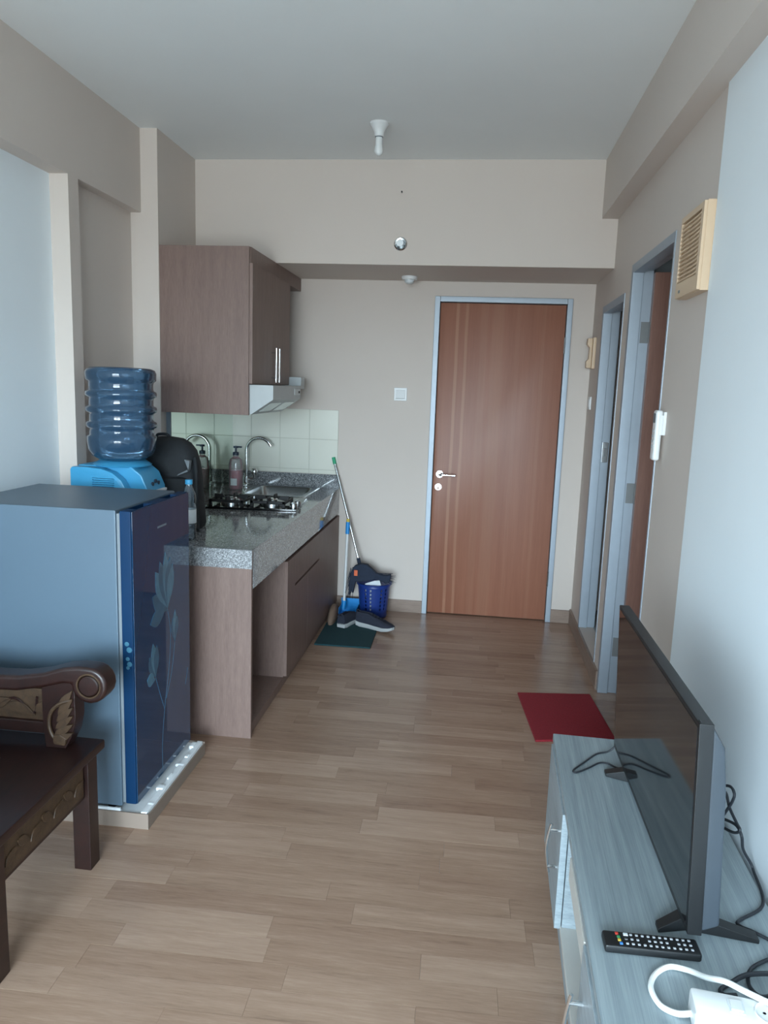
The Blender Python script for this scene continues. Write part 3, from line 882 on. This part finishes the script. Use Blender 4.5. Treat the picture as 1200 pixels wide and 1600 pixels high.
pb = thing('water_bottle', 'small clear plastic water bottle with blue cap on the worktop', 'bottle', (-1.218, 3.12, CT))
pc = (-1.218, 3.10, CT)
pr_ = [(.0, .004), (.022, .001), (.03, .008)]
for i in range(6):
    pr_ += [(.0305, .015 + i * .026), (.0285, .025 + i * .026), (.0305, .035 + i * .026)]
pr_ += [(.0305, .185), (.027, .205), (.016, .232), (.0135, .24), (.0135, .252), (.0, .252)]
MB().lathe(pr_, pc, 28).build('bottle_shell', 'pet', pb, angle=60)
MB().lathe([(.0, .245), (.016, .245), (.016, .265), (.0, .267)], pc, 20).build('cap', 'cyan', pb)
mb = MB()
seg = 28
mb.lathe([(.0308, .075), (.0312, .076), (.0312, .135), (.0308, .136)], pc, 28).build('label', 'label', pb)

# ------------------------------------------------------------------ carved teak armchair
ch = thing('carved_armchair', 'dark carved teak armchair beside the refrigerator', 'chair', (-1.38, 1.80, 0))
CX0, CX1, CY0, CY1, CZ = -1.70, -1.118, 1.43, 2.085, .40
B(CX0, CX1 + .012, CY0 - .01, CY1 + .012, CZ - .03, CZ).build('seat', 'chairwood', ch, .006)
for i, (lx, ly) in enumerate(((-1.145, 2.035), (-1.145, 1.565), (-1.67, 2.035), (-1.67, 1.565))):
    B(lx - .028, lx + .028, ly - .028, ly + .028, 0, CZ - .03).build('leg', 'chairwood', ch, .003)
def carved_rail(name, x, ya, yb, za, zb):
    rl = B(x - .016, x, ya, yb, za, zb).build(name, 'chairwood', ch, .003)
    B(x - .002, x + .0035, ya + .012, yb - .012, za + .014, zb - .012).build('carved_panel', 'carving', rl, .002)
    for i in range(7):
        yc = ya + .04 + i * (yb - ya - .08) / 6
        zc = (za + zb) / 2
        MB().prism(leafshape(yc - .03, zc - .02 + .04 * (i % 2), .06, .028, math.radians(-30 + 60 * ((i + 1) % 2))), 'X', x + .003, x + .008).build('carved_leaf', 'carving', rl, .0015)
    MB().box(x - .001, x + .006, ya, yb, zb - .008, zb).build('moulding', 'chairwood', rl, .002)
carved_rail('front_apron', -1.130, 1.593, 2.007, .245, .37)
B(-1.66, -1.17, 2.02, 2.04, .27, .37).build('side_apron', 'chairwood', ch, .003)
B(-1.66, -1.17, 1.56, 1.58, .27, .37).build('side_apron', 'chairwood', ch, .003)
B(-1.68, -1.66, 1.593, 2.007, .27, .37).build('back_apron', 'chairwood', ch, .003)
def arm(yc):
    hw = .036
    # arm rail outline in X-Z, ends in a forward scroll
    top = [(-1.70, .64), (-1.55, .628), (-1.42, .622), (-1.33, .626), (-1.25, .642), (-1.19, .662), (-1.14, .670)]
    sc_ = [(-1.106 + .057 * math.cos(math.radians(a)), .612 + .057 * math.sin(math.radians(a))) for a in (95, 75, 55, 35, 15, -5, -25, -45, -65, -85, -105, -125, -145, -165, -180)]
    bot = [(-1.19, .612), (-1.26, .592), (-1.34, .576), (-1.45, .572), (-1.60, .576), (-1.70, .585)]
    a_ = MB().prism(top + sc_ + bot, 'Y', yc - hw, yc + hw).build('armrest', 'chairwood', ch, .012, seg=3)
    MB().lathe([(.034, 0), (.036, -.003), (.038, -.003), (.040, 0)], (-1.106, yc - hw, .612), 28, 'Y').build('scroll_ring', 'carving', a_)
    MB().lathe([(.0, -.004), (.028, -.003), (.033, .001)], (-1.106, yc - hw, .612), 28, 'Y').build('scroll_disc', 'chairwood', a_)
    ps = MB().prism([(-1.262, .605), (-1.155, .63), (-1.155, .50), (-1.165, .45), (-1.19, CZ), (-1.255, CZ), (-1.262, .47)], 'Y', yc - .028, yc + .028).build('arm_post', 'chairwood', ch, .003)
    for i in range(6):       # acanthus bracket lobes
        z = .435 + i * .022
        MB().prism(leafshape(-1.225 + .004 * i, z - .012, .075, .026, math.radians(28 + 5 * i)), 'Y', yc - .028 - .012 + .001 * i, yc - .026).build('carved_leaf', 'carving', ps, .003)
    MB().tube([(-1.165, yc - .03, .56), (-1.20, yc - .034, .548), (-1.228, yc - .036, .52), (-1.236, yc - .036, .48), (-1.226, yc - .036, .445), (-1.205, yc - .034, .425)], .006, 8).build('carved_vein', 'carving', ps)
    MB().prism([(-1.222, .418), (-1.185, .415), (-1.18, .44), (-1.20, .452), (-1.224, .446)], 'Y', yc - .042, yc - .026).build('carved_leaf', 'carving', ps, .004)
    pn = B(-1.66, -1.262, yc - .012, yc + .012, .478, .580).build('arm_panel', 'carving', ch, .003)
    for i in range(5):
        xc = -1.60 + i * .075
        MB().prism(leafshape(xc, .51 + .02 * (i % 2), .09, .036, math.radians(22 - 44 * (i % 2))), 'Y', yc - .018, yc - .011).build('carved_leaf', 'carving', pn, .002)
    MB().tube([(-1.62, yc - .013, .50), (-1.54, yc - .014, .545), (-1.45, yc - .014, .505), (-1.36, yc - .014, .545), (-1.30, yc - .014, .50), (-1.285, yc - .014, .555)], .0045, 6).build('carved_vein', 'chairwood', pn)
    B(-1.66, -1.255, yc - .022, yc + .022, .440, .478).build('arm_rail', 'chairwood', ch, .004)
arm(2.04)
arm(1.455)
for yy in (1.455, 2.055):
    B(-1.715, -1.665, yy - .025, yy + .025, CZ - .02, .98).build('back_post', 'chairwood', ch, .004)
B(-1.705, -1.675, 1.48, 2.03, .88, .98).build('crest_rail', 'chairwood', ch, .006)
B(-1.705, -1.675, 1.48, 2.03, .47, .53).build('back_rail', 'chairwood', ch, .004)
for i in range(5):
    yy = 1.53 + i * .112
    B(-1.698, -1.684, yy - .02, yy + .02, .53, .88).build('back_slat', 'chairwood', ch, .003)

# ------------------------------------------------------------------ tv stand, tv and what lies on it
TZ = .45
SR = math.radians(-1.5)
st = thing('tv_stand', 'grey woodgrain low television stand along the white wall', 'tv stand', (.4905, 1.60, 0), SR)
# local frame: x from -.205 (front) to +.195, y from -.75 to +.705
def L_(x0, x1, y0, y1, z0, z1): return MB().box(x0, x1, y0, y1, z0, z1)
fx, bx_ = -.205, .195
y0_, y1_ = -.78, .700
L_(fx, bx_, y0_, y1_, TZ - .022, TZ).build('top', 'tvwood', st, .002, local=True)
L_(fx + .02, bx_ - .01, y0_ + .01, y1_ - .015, 0, .075).build('plinth', 'tvwood_v', st, .001, local=True)
L_(fx + .012, bx_ - .005, y0_ + .01, y1_ - .012, .075, .093).build('bottom_board', 'tvlight', st, .001, local=True)
for ya in (y1_ - .030, .268, -.215, y0_ + .012):
    L_(fx + .016, bx_ - .005, ya, ya + .016, .093, TZ - .022).build('side_panel', 'tvwood_v', st, .001, local=True)
L_(bx_ - .012, bx_ - .006, y0_ + .03, y1_ - .03, .093, TZ - .022).build('back_panel', 'tvwood_v', st, .0, False, local=True)
L_(fx + .10, bx_ - .012, -.199, .268, .26, .276).build('shelf', 'tvlight', st, .001, local=True)
def stand_door(ya, yb, z0, z1, hy, hz0, hz1):
    dd = L_(fx - .004, fx + .014, ya, yb, z0, z1).build('door', 'tvwood_v', st, .0015, local=True)
    xx = fx - .004
    mb = MB().tube([(xx - .022, hy, hz0 - .012), (xx - .028, hy, hz0 + .02), (xx - .032, hy, (hz0 + hz1) / 2), (xx - .028, hy, hz1 - .02), (xx - .022, hy, hz1 + .012)], .0045, 8)
    for z in (hz0 + .006, hz1 - .006):
        mb.cyl((xx, hy, z), (xx - .026, hy, z), .0048, seg=10)
    mb.build('handle', 'chrome', dd, local=True)
stand_door(.272, y1_ - .014, .085, TZ - .028, .315, .235, .355)
stand_door(y0_ + .012, -.205, .085, TZ - .028, -.255, .215, .335)
L_(fx - .002, fx + .016, -.200, .085, TZ - .085, TZ - .026).build('pelmet_board', 'tvlight', st, .001, local=True)

tv = thing('television', 'black flat screen television on the grey stand', 'television', (.485, 1.78, TZ))
TY0, TY1 = 1.385, 2.185
TB, TT = TZ + .032, .923
tilt = lambda z: .470 - .020 * (z - TB) / (TT - TB)      # front face leans a little forward
def tvbox(name, mat, y0, y1, z0, z1, d0, d1, parent, bevel=0):
    mb = MB().prism([(tilt(z0) + d0, z0), (tilt(z0) + d1, z0), (tilt(z1) + d1, z1), (tilt(z1) + d0, z1)], 'Y', y0, y1)
    return mb.build(name, mat, parent, bevel)
tvbox('bezel', 'mat_black', TY0, TY1, TB, TT, 0, .028, tv, .002)
tvbox('screen', 'screen', TY0 + .009, TY1 - .009, TB + .016, TT - .010, -.0008, .001, tv)
# thicker shell behind the panel
zs0, zs1 = TB + .005, TT - .05
mb = MB()
pr0 = [(tilt(TB) + .028, TB + .004), (tilt(TB) + .062, TB + .02), (tilt(TT) + .066, TB + .30), (tilt(TT) + .055, TT - .05), (tilt(TT) + .028, TT - .006)]
mb.prism(pr0, 'Y', TY0 + .006, TY1 - .006)
mb.build('back_shell', 'tvback', tv, .006)
MB().cyl((tilt(TT) + .004, TY0 + .004, TT - .001), (tilt(TT) + .004, TY0 + .016, TT - .001), .003, seg=8).build('corner_cap', 'mat_black', tv)
for fy_ in (1.455, 2.045):
    s_ = -1 if fy_ < 1.8 else 1
    # splayed foot: V-shaped blade
    mb = MB()
    for dxx, L2 in ((-1, .062), (1, .135)):
        x_0 = .488
        x_1 = x_0 + dxx * L2
        ya = fy_; yb = fy_ + s_ * .02
        for k_ in (0,):
            mb.loft([[(x_0, ya - .016, TZ + .036), (x_0, ya + .016, TZ + .036), (x_0, ya + .016, TZ + .0005), (x_0, ya - .016, TZ + .0005)],
                     [(x_1, yb - .013, TZ + .010), (x_1, yb + .013, TZ + .010), (x_1, yb + .013, TZ + .0005), (x_1, yb - .013, TZ + .0005)]])
    mb.build('foot', 'mat_black', tv, .002)

rc = thing('tv_remote', 'black television remote on the grey stand', 'remote', (.400, 1.372, TZ), math.radians(1.0))
L_(-.092, .092, -.0225, .0225, 0.0003, .018).build('case', 'mat_black', rc, .005, local=True)
def btn(x, y, w_, d_, m, nm='button'):
    L_(x - w_ / 2, x + w_ / 2, y - d_ / 2, y + d_ / 2, .017, .0196).build(nm, m, rc, .0006, local=True)
btn(-.064, .0135, .006, .006, 'red_btn'); btn(-.062, .0045, .006, .006, 'grn_btn'); btn(-.062, -.0045, .006, .006, 'yel_btn'); btn(-.060, -.0135, .006, .006, 'blu_btn')
btn(-.047, .0125, .009, .007, 'label')
for i in range(12):
    for j in range(3):
        if i in (3, 8) and j == 1: continue
        btn(-.048 + i * .0112, (-.0125, 0, .0125)[j] if not (i == 0 and j == 2) else .0, .0052, .0042, 'gry_btn')

# antenna lead looped in front of the screen
tag(MB().tube([(.512, 2.176, .56), (.500, 2.194, .52), (.478, 2.198, .478), (.456, 2.196, .457), (.42, 2.18, .4535), (.375, 2.12, .4535), (.338, 2.068, .4535), (.345, 2.055, .4535), (.385, 2.09, .4535), (.42, 2.125, .4535), (.445, 2.125, .4535), (.468, 2.105, .4535), (.50, 2.10, .4535), (.545, 2.12, .4535)], .0026, 8).build('antenna_cord', 'cord_black'), 'thin black cord looped beside the television foot', 'cord')
# mains lead of the tv
(MB().tube([(.53, 1.80, .585), (.60, 1.755, .60), (.635, 1.716, .632), (.64, 1.686, .633), (.64, 1.688, .610), (.635, 1.725, .548), (.628, 1.742, .524), (.63, 1.745, .575), (.632, 1.757, .596), (.64, 1.735, .604), (.64, 1.701, .585), (.645, 1.662, .570), (.645, 1.640, .566), (.64, 1.665, .545), (.63, 1.735, .522), (.625, 1.772, .516), (.635, 1.74, .535), (.645, 1.67, .562), (.648, 1.635, .556), (.665, 1.66, .508), (.69, 1.67, .468), (.693, 1.653, .456), (.683, 1.574, .4545), (.662, 1.529, .4545), (.612, 1.490, .4545), (.597, 1.475, .4545), (.603, 1.464, .4545), (.618, 1.456, .4545), (.634, 1.444, .4545), (.655, 1.428, .4545), (.685, 1.415, .4545)], .0034, 8, 5).build('mains_cord', 'cord_black', tv))
tag(MB().tube([(.68, 1.396, .4555), (.63, 1.380, .4555), (.58, 1.345, .4555), (.562, 1.305, .4555), (.572, 1.278, .4555), (.60, 1.285, .4555), (.64, 1.30, .4555), (.655, 1.325, .4555)], .0036, 8).tube([(.655, 1.335, .4625), (.60, 1.328, .463), (.56, 1.318, .4625), (.53, 1.302, .4565), (.505, 1.282, .4555), (.508, 1.270, .4555), (.53, 1.273, .4555)], .0044, 8).build('adapter_cord', 'cord_black'), 'black cord coiled behind the power strip', 'cord')
ps = thing('power_strip', 'white power strip with rocker switch and round sockets', 'power strip', (.55, 1.195, TZ), math.radians(-6))
pcase = L_(-.12, .16, -.032, .030, .0005, .044).build('case', 'white', ps, .006, local=True)
sw = L_(-.062, -.036, -.014, .016, .043, .0455).build('switch_frame', 'label', ps, .001, local=True)
L_(-.059, -.039, -.011, .013, .044, .0485).build('rocker', 'white', sw, .0015, local=True)
for xx in (.005, .062, .119):
    s_ = MB().lathe([(.0215, 0), (.023, .0022), (.0245, .0022), (.0255, 0)], (xx, -.001, .0438), 28).build('socket_rim', 'white', ps, local=True)
    for px_ in (xx - .009, xx + .009):
        cut(pcase, MB().cyl((px_, -.001, .028), (px_, -.001, .05), .003, seg=12))
    MB().cyl((xx - .009, -.001, .026), (xx - .009, -.001, .030), .003, seg=10).cyl((xx + .009, -.001, .026), (xx + .009, -.001, .030), .003, seg=10).build('contact', 'steel', s_, local=True)
(MB().tube([(.434, 1.207, .466), (.41, 1.212, .457), (.385, 1.228, .4555), (.377, 1.265, .4555), (.392, 1.30, .4555), (.423, 1.325, .4555), (.455, 1.318, .459), (.478, 1.285, .475), (.50, 1.255, .496), (.525, 1.232, .5005), (.57, 1.205, .5005), (.62, 1.18, .5005)], .0052, 10).build('mains_cord', 'cord_white', ps))

# ------------------------------------------------------------------ floor mats, cleaning things, shoes
tag(MB().prism([(.292, 3.69), (.662, 3.745), (.712 - .008, 3.25), (.343, 3.165)], 'Z', 0.0003, .011).build('door_mat', 'red_mat', None, .003), 'red door mat in front of the open doorway', 'mat')
tag(MB().prism([(-.878, 4.185), (-.54, 4.19), (-.545, 4.53), (-.56, 4.70), (-.86, 4.73), (-.885, 4.60)], 'Z', 0.0003, .010).build('floor_cloth', 'green_mat', None, .003), 'dark green mat under the shoes beside the base unit', 'mat')

bk = thing('waste_basket', 'blue perforated plastic waste basket in the corner', 'basket', (-.612, 4.835, 0))
bc = (-.612, 4.84)
n = 36
def bring(r, z): return [(bc[0] + r * math.cos(t * 2 * math.pi / n), bc[1] + r * math.sin(t * 2 * math.pi / n), z) for t in range(n)]
levels = [(.088, .012)] + [(.0905 + .0025 * i, .03 + i * .026) for i in range(8)] + [(.113, .232)]
mb = MB()
rings = [[mb.bm.verts.new(p) for p in bring(r, z)] for r, z in levels]
for li in range(len(rings) - 1):
    for t in range(n):
        hole = 2 <= li <= 7 and li % 1 == 0 and t % 2 == 0 and (t // 2) % 3 != 2
        a, b = rings[li], rings[li + 1]
        quad = (a[t], a[(t+1) % n], b[(t+1) % n], b[t])
        if not hole:
            mb.bm.faces.new(quad)
        else:      # slot: frame of four thin faces round an opening
            P = [v.co.copy() for v in quad]
            cen = sum(P, Vector()) / 4
            I = [mb.bm.verts.new(cen + (p - cen) * .62) for p in P]
            for q in range(4):
                mb.bm.faces.new((quad[q], quad[(q+1) % 4], I[(q+1) % 4], I[q]))
mb.bm.faces.new(rings[0][::-1])
ob = mb.build('basket_wall', 'blue', bk)
so = ob.modifiers.new('thickness', 'SOLIDIFY'); so.thickness = .0025
MB().lathe([(.110, .228), (.119, .228), (.120, .238), (.112, .240), (.110, .236)], (bc[0], bc[1], 0), 36).build('rim', 'blue', bk)
MB().lathe([(.0, 0), (.086, 0), (.092, .014), (.0, .016)], (bc[0], bc[1], 0), 36).build('foot_ring', 'blue', bk)
def paper_ring(dy):      # leans from the bottom of the basket on to its rim
    return [(x, 4.752 + .045 * (.272 - z) / .255 + dy, z) for x, z in ((-.662, .243), (-.60, .268), (-.566, .272), (-.556, .238), (-.575, .018), (-.645, .018))]
tag(MB().loft([paper_ring(0), paper_ring(.002)]).build('paper_scrap', 'label', None, smooth=False), 'white scrap of paper in the blue waste basket', 'paper')

br = thing('broom', 'long silver handled broom leaning on the wall with navy bristles up', 'broom', (-.70, 4.90, 0))
MB().cyl((-.930, 4.962, 1.035), (-.722, 4.845, .375), .0085, seg=12).build('handle', 'steel', br)
MB().cyl((-.934, 4.965, 1.050), (-.922, 4.958, 1.006), .0115, seg=12).build('grip_cap', 'green', br)
MB().cyl((-.727, 4.848, .392), (-.706, 4.834, .325), .0125, seg=12).build('socket', 'bristle', br)
mb = MB()
outline = [(-.742, .352), (-.70, .372), (-.655, .368), (-.625, .345), (-.59, .312), (-.54, .300), (-.495, .308), (-.500, .262), (-.52, .252), (-.60, .274), (-.66, .254), (-.728, .249), (-.744, .165), (-.758, .185), (-.772, .145), (-.775, .22), (-.762, .31)]
mb.prism(outline, 'Y', 4.765, 4.81)
mb.build('bristle_head', 'bristle', br, .010, seg=3)
# bristle strands around the head
mb = MB()
for i in range(120):
    t = random.random()
    if t < .45:
        x0 = random.uniform(-.765, -.742); z0 = random.uniform(.24, .34)
        p0 = (x0, random.uniform(4.76, 4.815), z0); p1 = (x0 - random.uniform(0, .035), random.uniform(4.755, 4.82), z0 - random.uniform(.06, .14))
    else:
        x0 = random.uniform(-.64, -.56); z0 = random.uniform(.276, .315)
        p0 = (x0, random.uniform(4.76, 4.815), z0); p1 = (x0 + random.uniform(.05, .11), random.uniform(4.755, 4.82), max(.246, z0 - random.uniform(-.005, .05)))
    mb.cyl(p0, p1, .0022, .0009, 4)
ob = mb.build('bristles', 'bristle', br); ob['kind'] = 'stuff'
B(-.738, -.715, 4.757, 4.767, .292, .330).build('sticker', 'orange', br, .001)
B(-.71, -.695, 4.80, 4.84, .32, .36).build('neck', 'bristle', br, .003)

dp = thing('dustpan', 'bright blue long handled dustpan behind the shoes', 'dustpan', (-.79, 4.80, 0))
MB().cyl((-.807, 4.80, .085), (-.803, 4.842, .60), .0095, seg=12).build('handle_tube', 'white', dp)
MB().cyl((-.8035, 4.8385, .555), (-.8025, 4.845, .635), .0135, seg=14).build('grip', 'blue_lt', dp)
MB().cyl((-.8025, 4.845, .634), (-.802, 4.847, .655), .011, seg=14).build('hanging_cap', 'yellow', dp)
mb = MB().box(-.84, -.716, 4.765, 4.89, 0.0, .006).box(-.84, -.716, 4.884, 4.89, .006, .10).box(-.84, -.834, 4.775, 4.884, .006, .06).box(-.722, -.716, 4.775, 4.884, .006, .06)
mb.build('pan', 'blue_lt', dp, .002)
MB().cyl((-.809, 4.795, .05), (-.806, 4.803, .105), .015, seg=14).build('handle_socket', 'blue_lt', dp)

def shoe(name, label, loc, rz, s=1.0, pitch=0):
    o = thing(name, label, 'shoe', loc, rz, group='navy running shoes beside the waste basket')
    def outline_(z, k, lift=0):
        # x along the foot: heel 0 -> toe .27
        st_ = [(0, .030), (.03, .036), (.09, .034), (.15, .041), (.20, .046), (.24, .040), (.265, .022), (.272, .0)]
        up_ = [(x, w_ * k) for x, w_ in st_]
        pts = [(x, w_) for x, w_ in up_] + [(x, -w_ * .92) for x, w_ in reversed(up_[:-1])]
        return pts
    def ring(k, zf):
        return [((x - .0) * s, y * s, zf(x) * s) for x, y in outline_(0, k)]
    curl = lambda x: .018 * max(0, (x - .19) / .08) ** 2 + .004 * max(0, (.03 - x) / .03)
    MB().loft([ring(.92, lambda x: curl(x)), ring(1.0, lambda x: .006 + curl(x)), ring(1.02, lambda x: .026 + curl(x) * .7 - .006 * min(1, x / .2)), ring(.95, lambda x: .030 + curl(x) * .6 - .006 * min(1, x / .2))]).build('sole', 'sole', o, local=True)
    top = lambda x: .092 if x < .09 else .092 - (x - .09) / .18 * .055
    MB().loft([ring(.94, lambda x: .026), ring(.98, lambda x: .026 + (top(x) - .026) * .35), ring(.86, lambda x: .026 + (top(x) - .026) * .7), ring(.52, lambda x: top(x)), ring(.30, lambda x: top(x) - (.012 if x < .1 else -.002))]).build('upper', 'shoe', o, local=True)
    mb = MB()
    for i in range(5):
        x = .112 + i * .02
        mb.tube([(x * s, -.020 * s, (top(x) - .006) * s), (x * s, 0, (top(x) + .004) * s), (x * s, .020 * s, (top(x) - .006) * s)], .0024, 6, 3)
    mb.build('laces', 'shoe', o, local=True)
    MB().tube([(.0, -.022 * s, .085 * s), (-.004 * s, 0, .10 * s), (.0, .022 * s, .085 * s)], .004, 6, 4).build('heel_tab', 'shoe', o, local=True)
    return o
shoe('running_shoe', 'navy running shoe with its toe pointing away from the base unit', (-.680, 4.60, .011), math.radians(-24))
shoe('running_shoe', 'navy running shoe on the green mat with its toe against the dustpan', (-.772, 4.50, .011), math.radians(72), .95)
tag(superloft(-.853, 4.64, .011, [(0, .022, .10, 0, 0), (.02, .026, .105, 0, 0), (.05, .026, .09, 0, .01), (.08, .022, .06, 0, .03), (.095, .014, .035, 0, .04)], p=2.4).build('sandal', 'tan', None), 'tan slip-on shoe tucked against the base unit', 'shoe')

# ------------------------------------------------------------------ wall and ceiling fittings
lm = thing('ceiling_lamp', 'white ceiling lamp holder with an unlit bulb', 'lamp', (-.528, 3.79, 2.63))
lc = (-.528, 3.79, H)
MB().lathe([(.0, .0005), (.046, .0005), (.047, -.008), (.042, -.016), (.034, -.024), (.024, -.046), (.022, -.062), (.0, -.062)], lc, 32).build('lamp_holder', 'white', lm)
MB().lathe([(.0, -.060), (.0185, -.061), (.0185, -.066), (.0, -.067)], lc, 24).build('holder_ring', 'fridge_gap', lm)
MB().lathe([(.0, -.0645), (.0165, -.066), (.0175, -.10), (.021, -.115), (.022, -.128), (.017, -.140), (.008, -.146), (.0, -.147)], lc, 28).build('bulb', 'lampglass', lm)
sp = thing('sprinkler_head', 'round chrome sprinkler on the bulkhead above the door', 'sprinkler', (-.467, DB, 2.29))
sc_ = (-.467, DB, 2.326)
MB().lathe([(.022, .0005), (.036, .0005), (.037, -.004), (.030, -.010), (.022, -.008)], sc_, 32, 'Y').build('escutcheon', 'chrome', sp)
MB().lathe([(.0, -.001), (.024, -.001), (.024, .001)], sc_, 24, 'Y').build('recess', 'steel', sp)
MB().lathe([(.0, -.034), (.008, -.034), (.007, -.014), (.012, -.002)], sc_, 16, 'Y').cyl((sc_[0] - .014, DB - .014, sc_[2]), (sc_[0] - .014, DB - .034, sc_[2]), .003, seg=8).cyl((sc_[0] + .014, DB - .014, sc_[2]), (sc_[0] + .014, DB - .034, sc_[2]), .003, seg=8).cyl((sc_[0], DB - .034, sc_[2]), (sc_[0], DB - .037, sc_[2]), .019, seg=20).build('nozzle', 'steel', sp)
sd = thing('smoke_detector', 'small round smoke detector under the bulkhead', 'smoke detector', (-.45, 4.83, ZB - .05))
dc = (-.45, 4.80, ZB)
MB().lathe([(.0, .0005), (.048, .0005), (.050, -.008), (.046, -.020), (.0, -.021)], dc, 32).build('base', 'white', sd)
MB().lathe([(.0, -.02), (.030, -.02), (.028, -.036), (.018, -.044), (.0, -.045)], dc, 28).build('sensor_chamber', 'label', sd)
tag(MB().cyl((-.47, DB + .001, 2.60), (-.47, DB - .012, 2.602), .0035, .0045, 10).build('nail', 'mat_black', None), 'nail in the bulkhead above the sprinkler', 'nail')
ws = thing('light_switch', 'white square light switch beside the entrance door', 'switch', (-.497, D, 1.445))
B(-.54, -.454, D - .009, D + .0005, 1.444, 1.53).build('plate', 'white', ws, .003)
MB().prism([(D - .009, 1.456), (D - .016, 1.462), (D - .011, 1.510), (D - .009, 1.516)], 'X', -.527, -.467).build('rocker', 'white', ws, .0015)
# intercom handset
ic = thing('intercom_handset', 'ivory intercom handset on the wall in the corner by the entrance door', 'intercom', (R, 4.86, 1.69))
B(R - .018, R + .0005, 4.80, 4.885, 1.685, 1.875).build('back_plate', 'ivory', ic, .004)
MB().prism([(R - .018, 1.69), (R - .048, 1.69), (R - .05, 1.73), (R - .036, 1.745), (R - .034, 1.815), (R - .05, 1.83), (R - .048, 1.87), (R - .018, 1.87)], 'Y', 4.82, 4.865).build('handset', 'ivory', ic, .004)
w2 = thing('side_wall_switch', 'small white switch below the intercom handset', 'switch', (R, 4.86, 1.43))
B(R - .008, R + .0005, 4.82, 4.90, 1.435, 1.515).build('plate', 'white', w2, .002)
B(R - .012, R - .007, 4.835, 4.885, 1.45, 1.50).build('rocker', 'white', w2, .002)

# louvred cream box (door chime) at the end of the cream wall
vb = thing('louvred_wall_box', 'cream louvred plastic box high on the wall beside the open doorway', 'wall box', (R, 2.65, 1.86))
VX, VY0, VY1, VZ0, VZ1 = R - .040, 2.545, 2.815, 1.865, 2.138
mb = B(VX + .028, R + .0005, VY0, VY1, VZ0, VZ1).box(VX + .010, VX + .028, VY0, VY0 + .030, VZ0, VZ1).box(VX + .010, VX + .028, VY1 - .012, VY1, VZ0, VZ1).box(VX + .010, VX + .028, VY0 + .030, VY1 - .012, VZ0, VZ0 + .052).box(VX + .010, VX + .028, VY0 + .030, VY1 - .012, VZ1 - .022, VZ1)
mb.build('case', 'ivory', vb, smooth=False)
B(VX + .024, VX + .029, VY0 + .03, VY1 - .012, VZ0 + .052, VZ1 - .022).build('grille_back', 'ivory', vb, smooth=False)
B(VX, VX + .011, VY0 + .002, VY0 + .030, VZ0 + .002, VZ1 - .002).box(VX, VX + .011, VY0 + .030, VY1 - .003, VZ0 + .002, VZ0 + .052).box(VX, VX + .011, VY0 + .030, VY1 - .003, VZ1 - .022, VZ1 - .002).box(VX, VX + .011, VY1 - .012, VY1 - .003, VZ0 + .052, VZ1 - .022).build('front_frame', 'ivory', vb, .002)
for i in range(14):
    z = VZ0 + .058 + i * .0138
    MB().tube([(VX + .005, VY0 + .026, z + .006), (VX + .003, VY0 + .06, z + .001), (VX + .003, VY0 + .12, z), (VX + .003, VY1 - .06, z), (VX + .005, VY1 - .010, z - .002)], .0042, 6, 4).build('louvre', 'ivory', vb)
B(VX - .0005, VX + .002, VY1 - .065, VY1 - .045, VZ0 + .016, VZ0 + .026).build('maker_mark', 'strap_grey', vb, smooth=False)

# AC remote in its wall holder
ar = thing('remote_holder', 'small white wall holder behind the hanging remote', 'holder', (R, 2.955, 1.38))
B(R - .010, R + .0005, 2.928, 2.99, 1.385, 1.472).box(R - .022, R - .010, 2.928, 2.932, 1.385, 1.46).box(R - .022, R - .010, 2.986, 2.99, 1.385, 1.46).build('cradle', 'white', ar, .0015)
a2 = thing('air_conditioner_remote', 'long white air conditioner remote hanging beside the open doorway', 'remote', (R - .024, 2.959, 1.288))
cs = B(R - .036, R - .0105, 2.9335, 2.9845, 1.288, 1.478).build('case', 'white', a2, .009, seg=4)
B(R - .0372, R - .0355, 2.942, 2.976, 1.43, 1.466).build('display', 'strap_grey', cs, .0006)
for i in range(4):
    for j in range(2):
        B(R - .0376, R - .0355, 2.944 + j * .018, 2.956 + j * .018, 1.335 + i * .020, 1.346 + i * .020).build('button', 'gry_btn', cs, .0006)
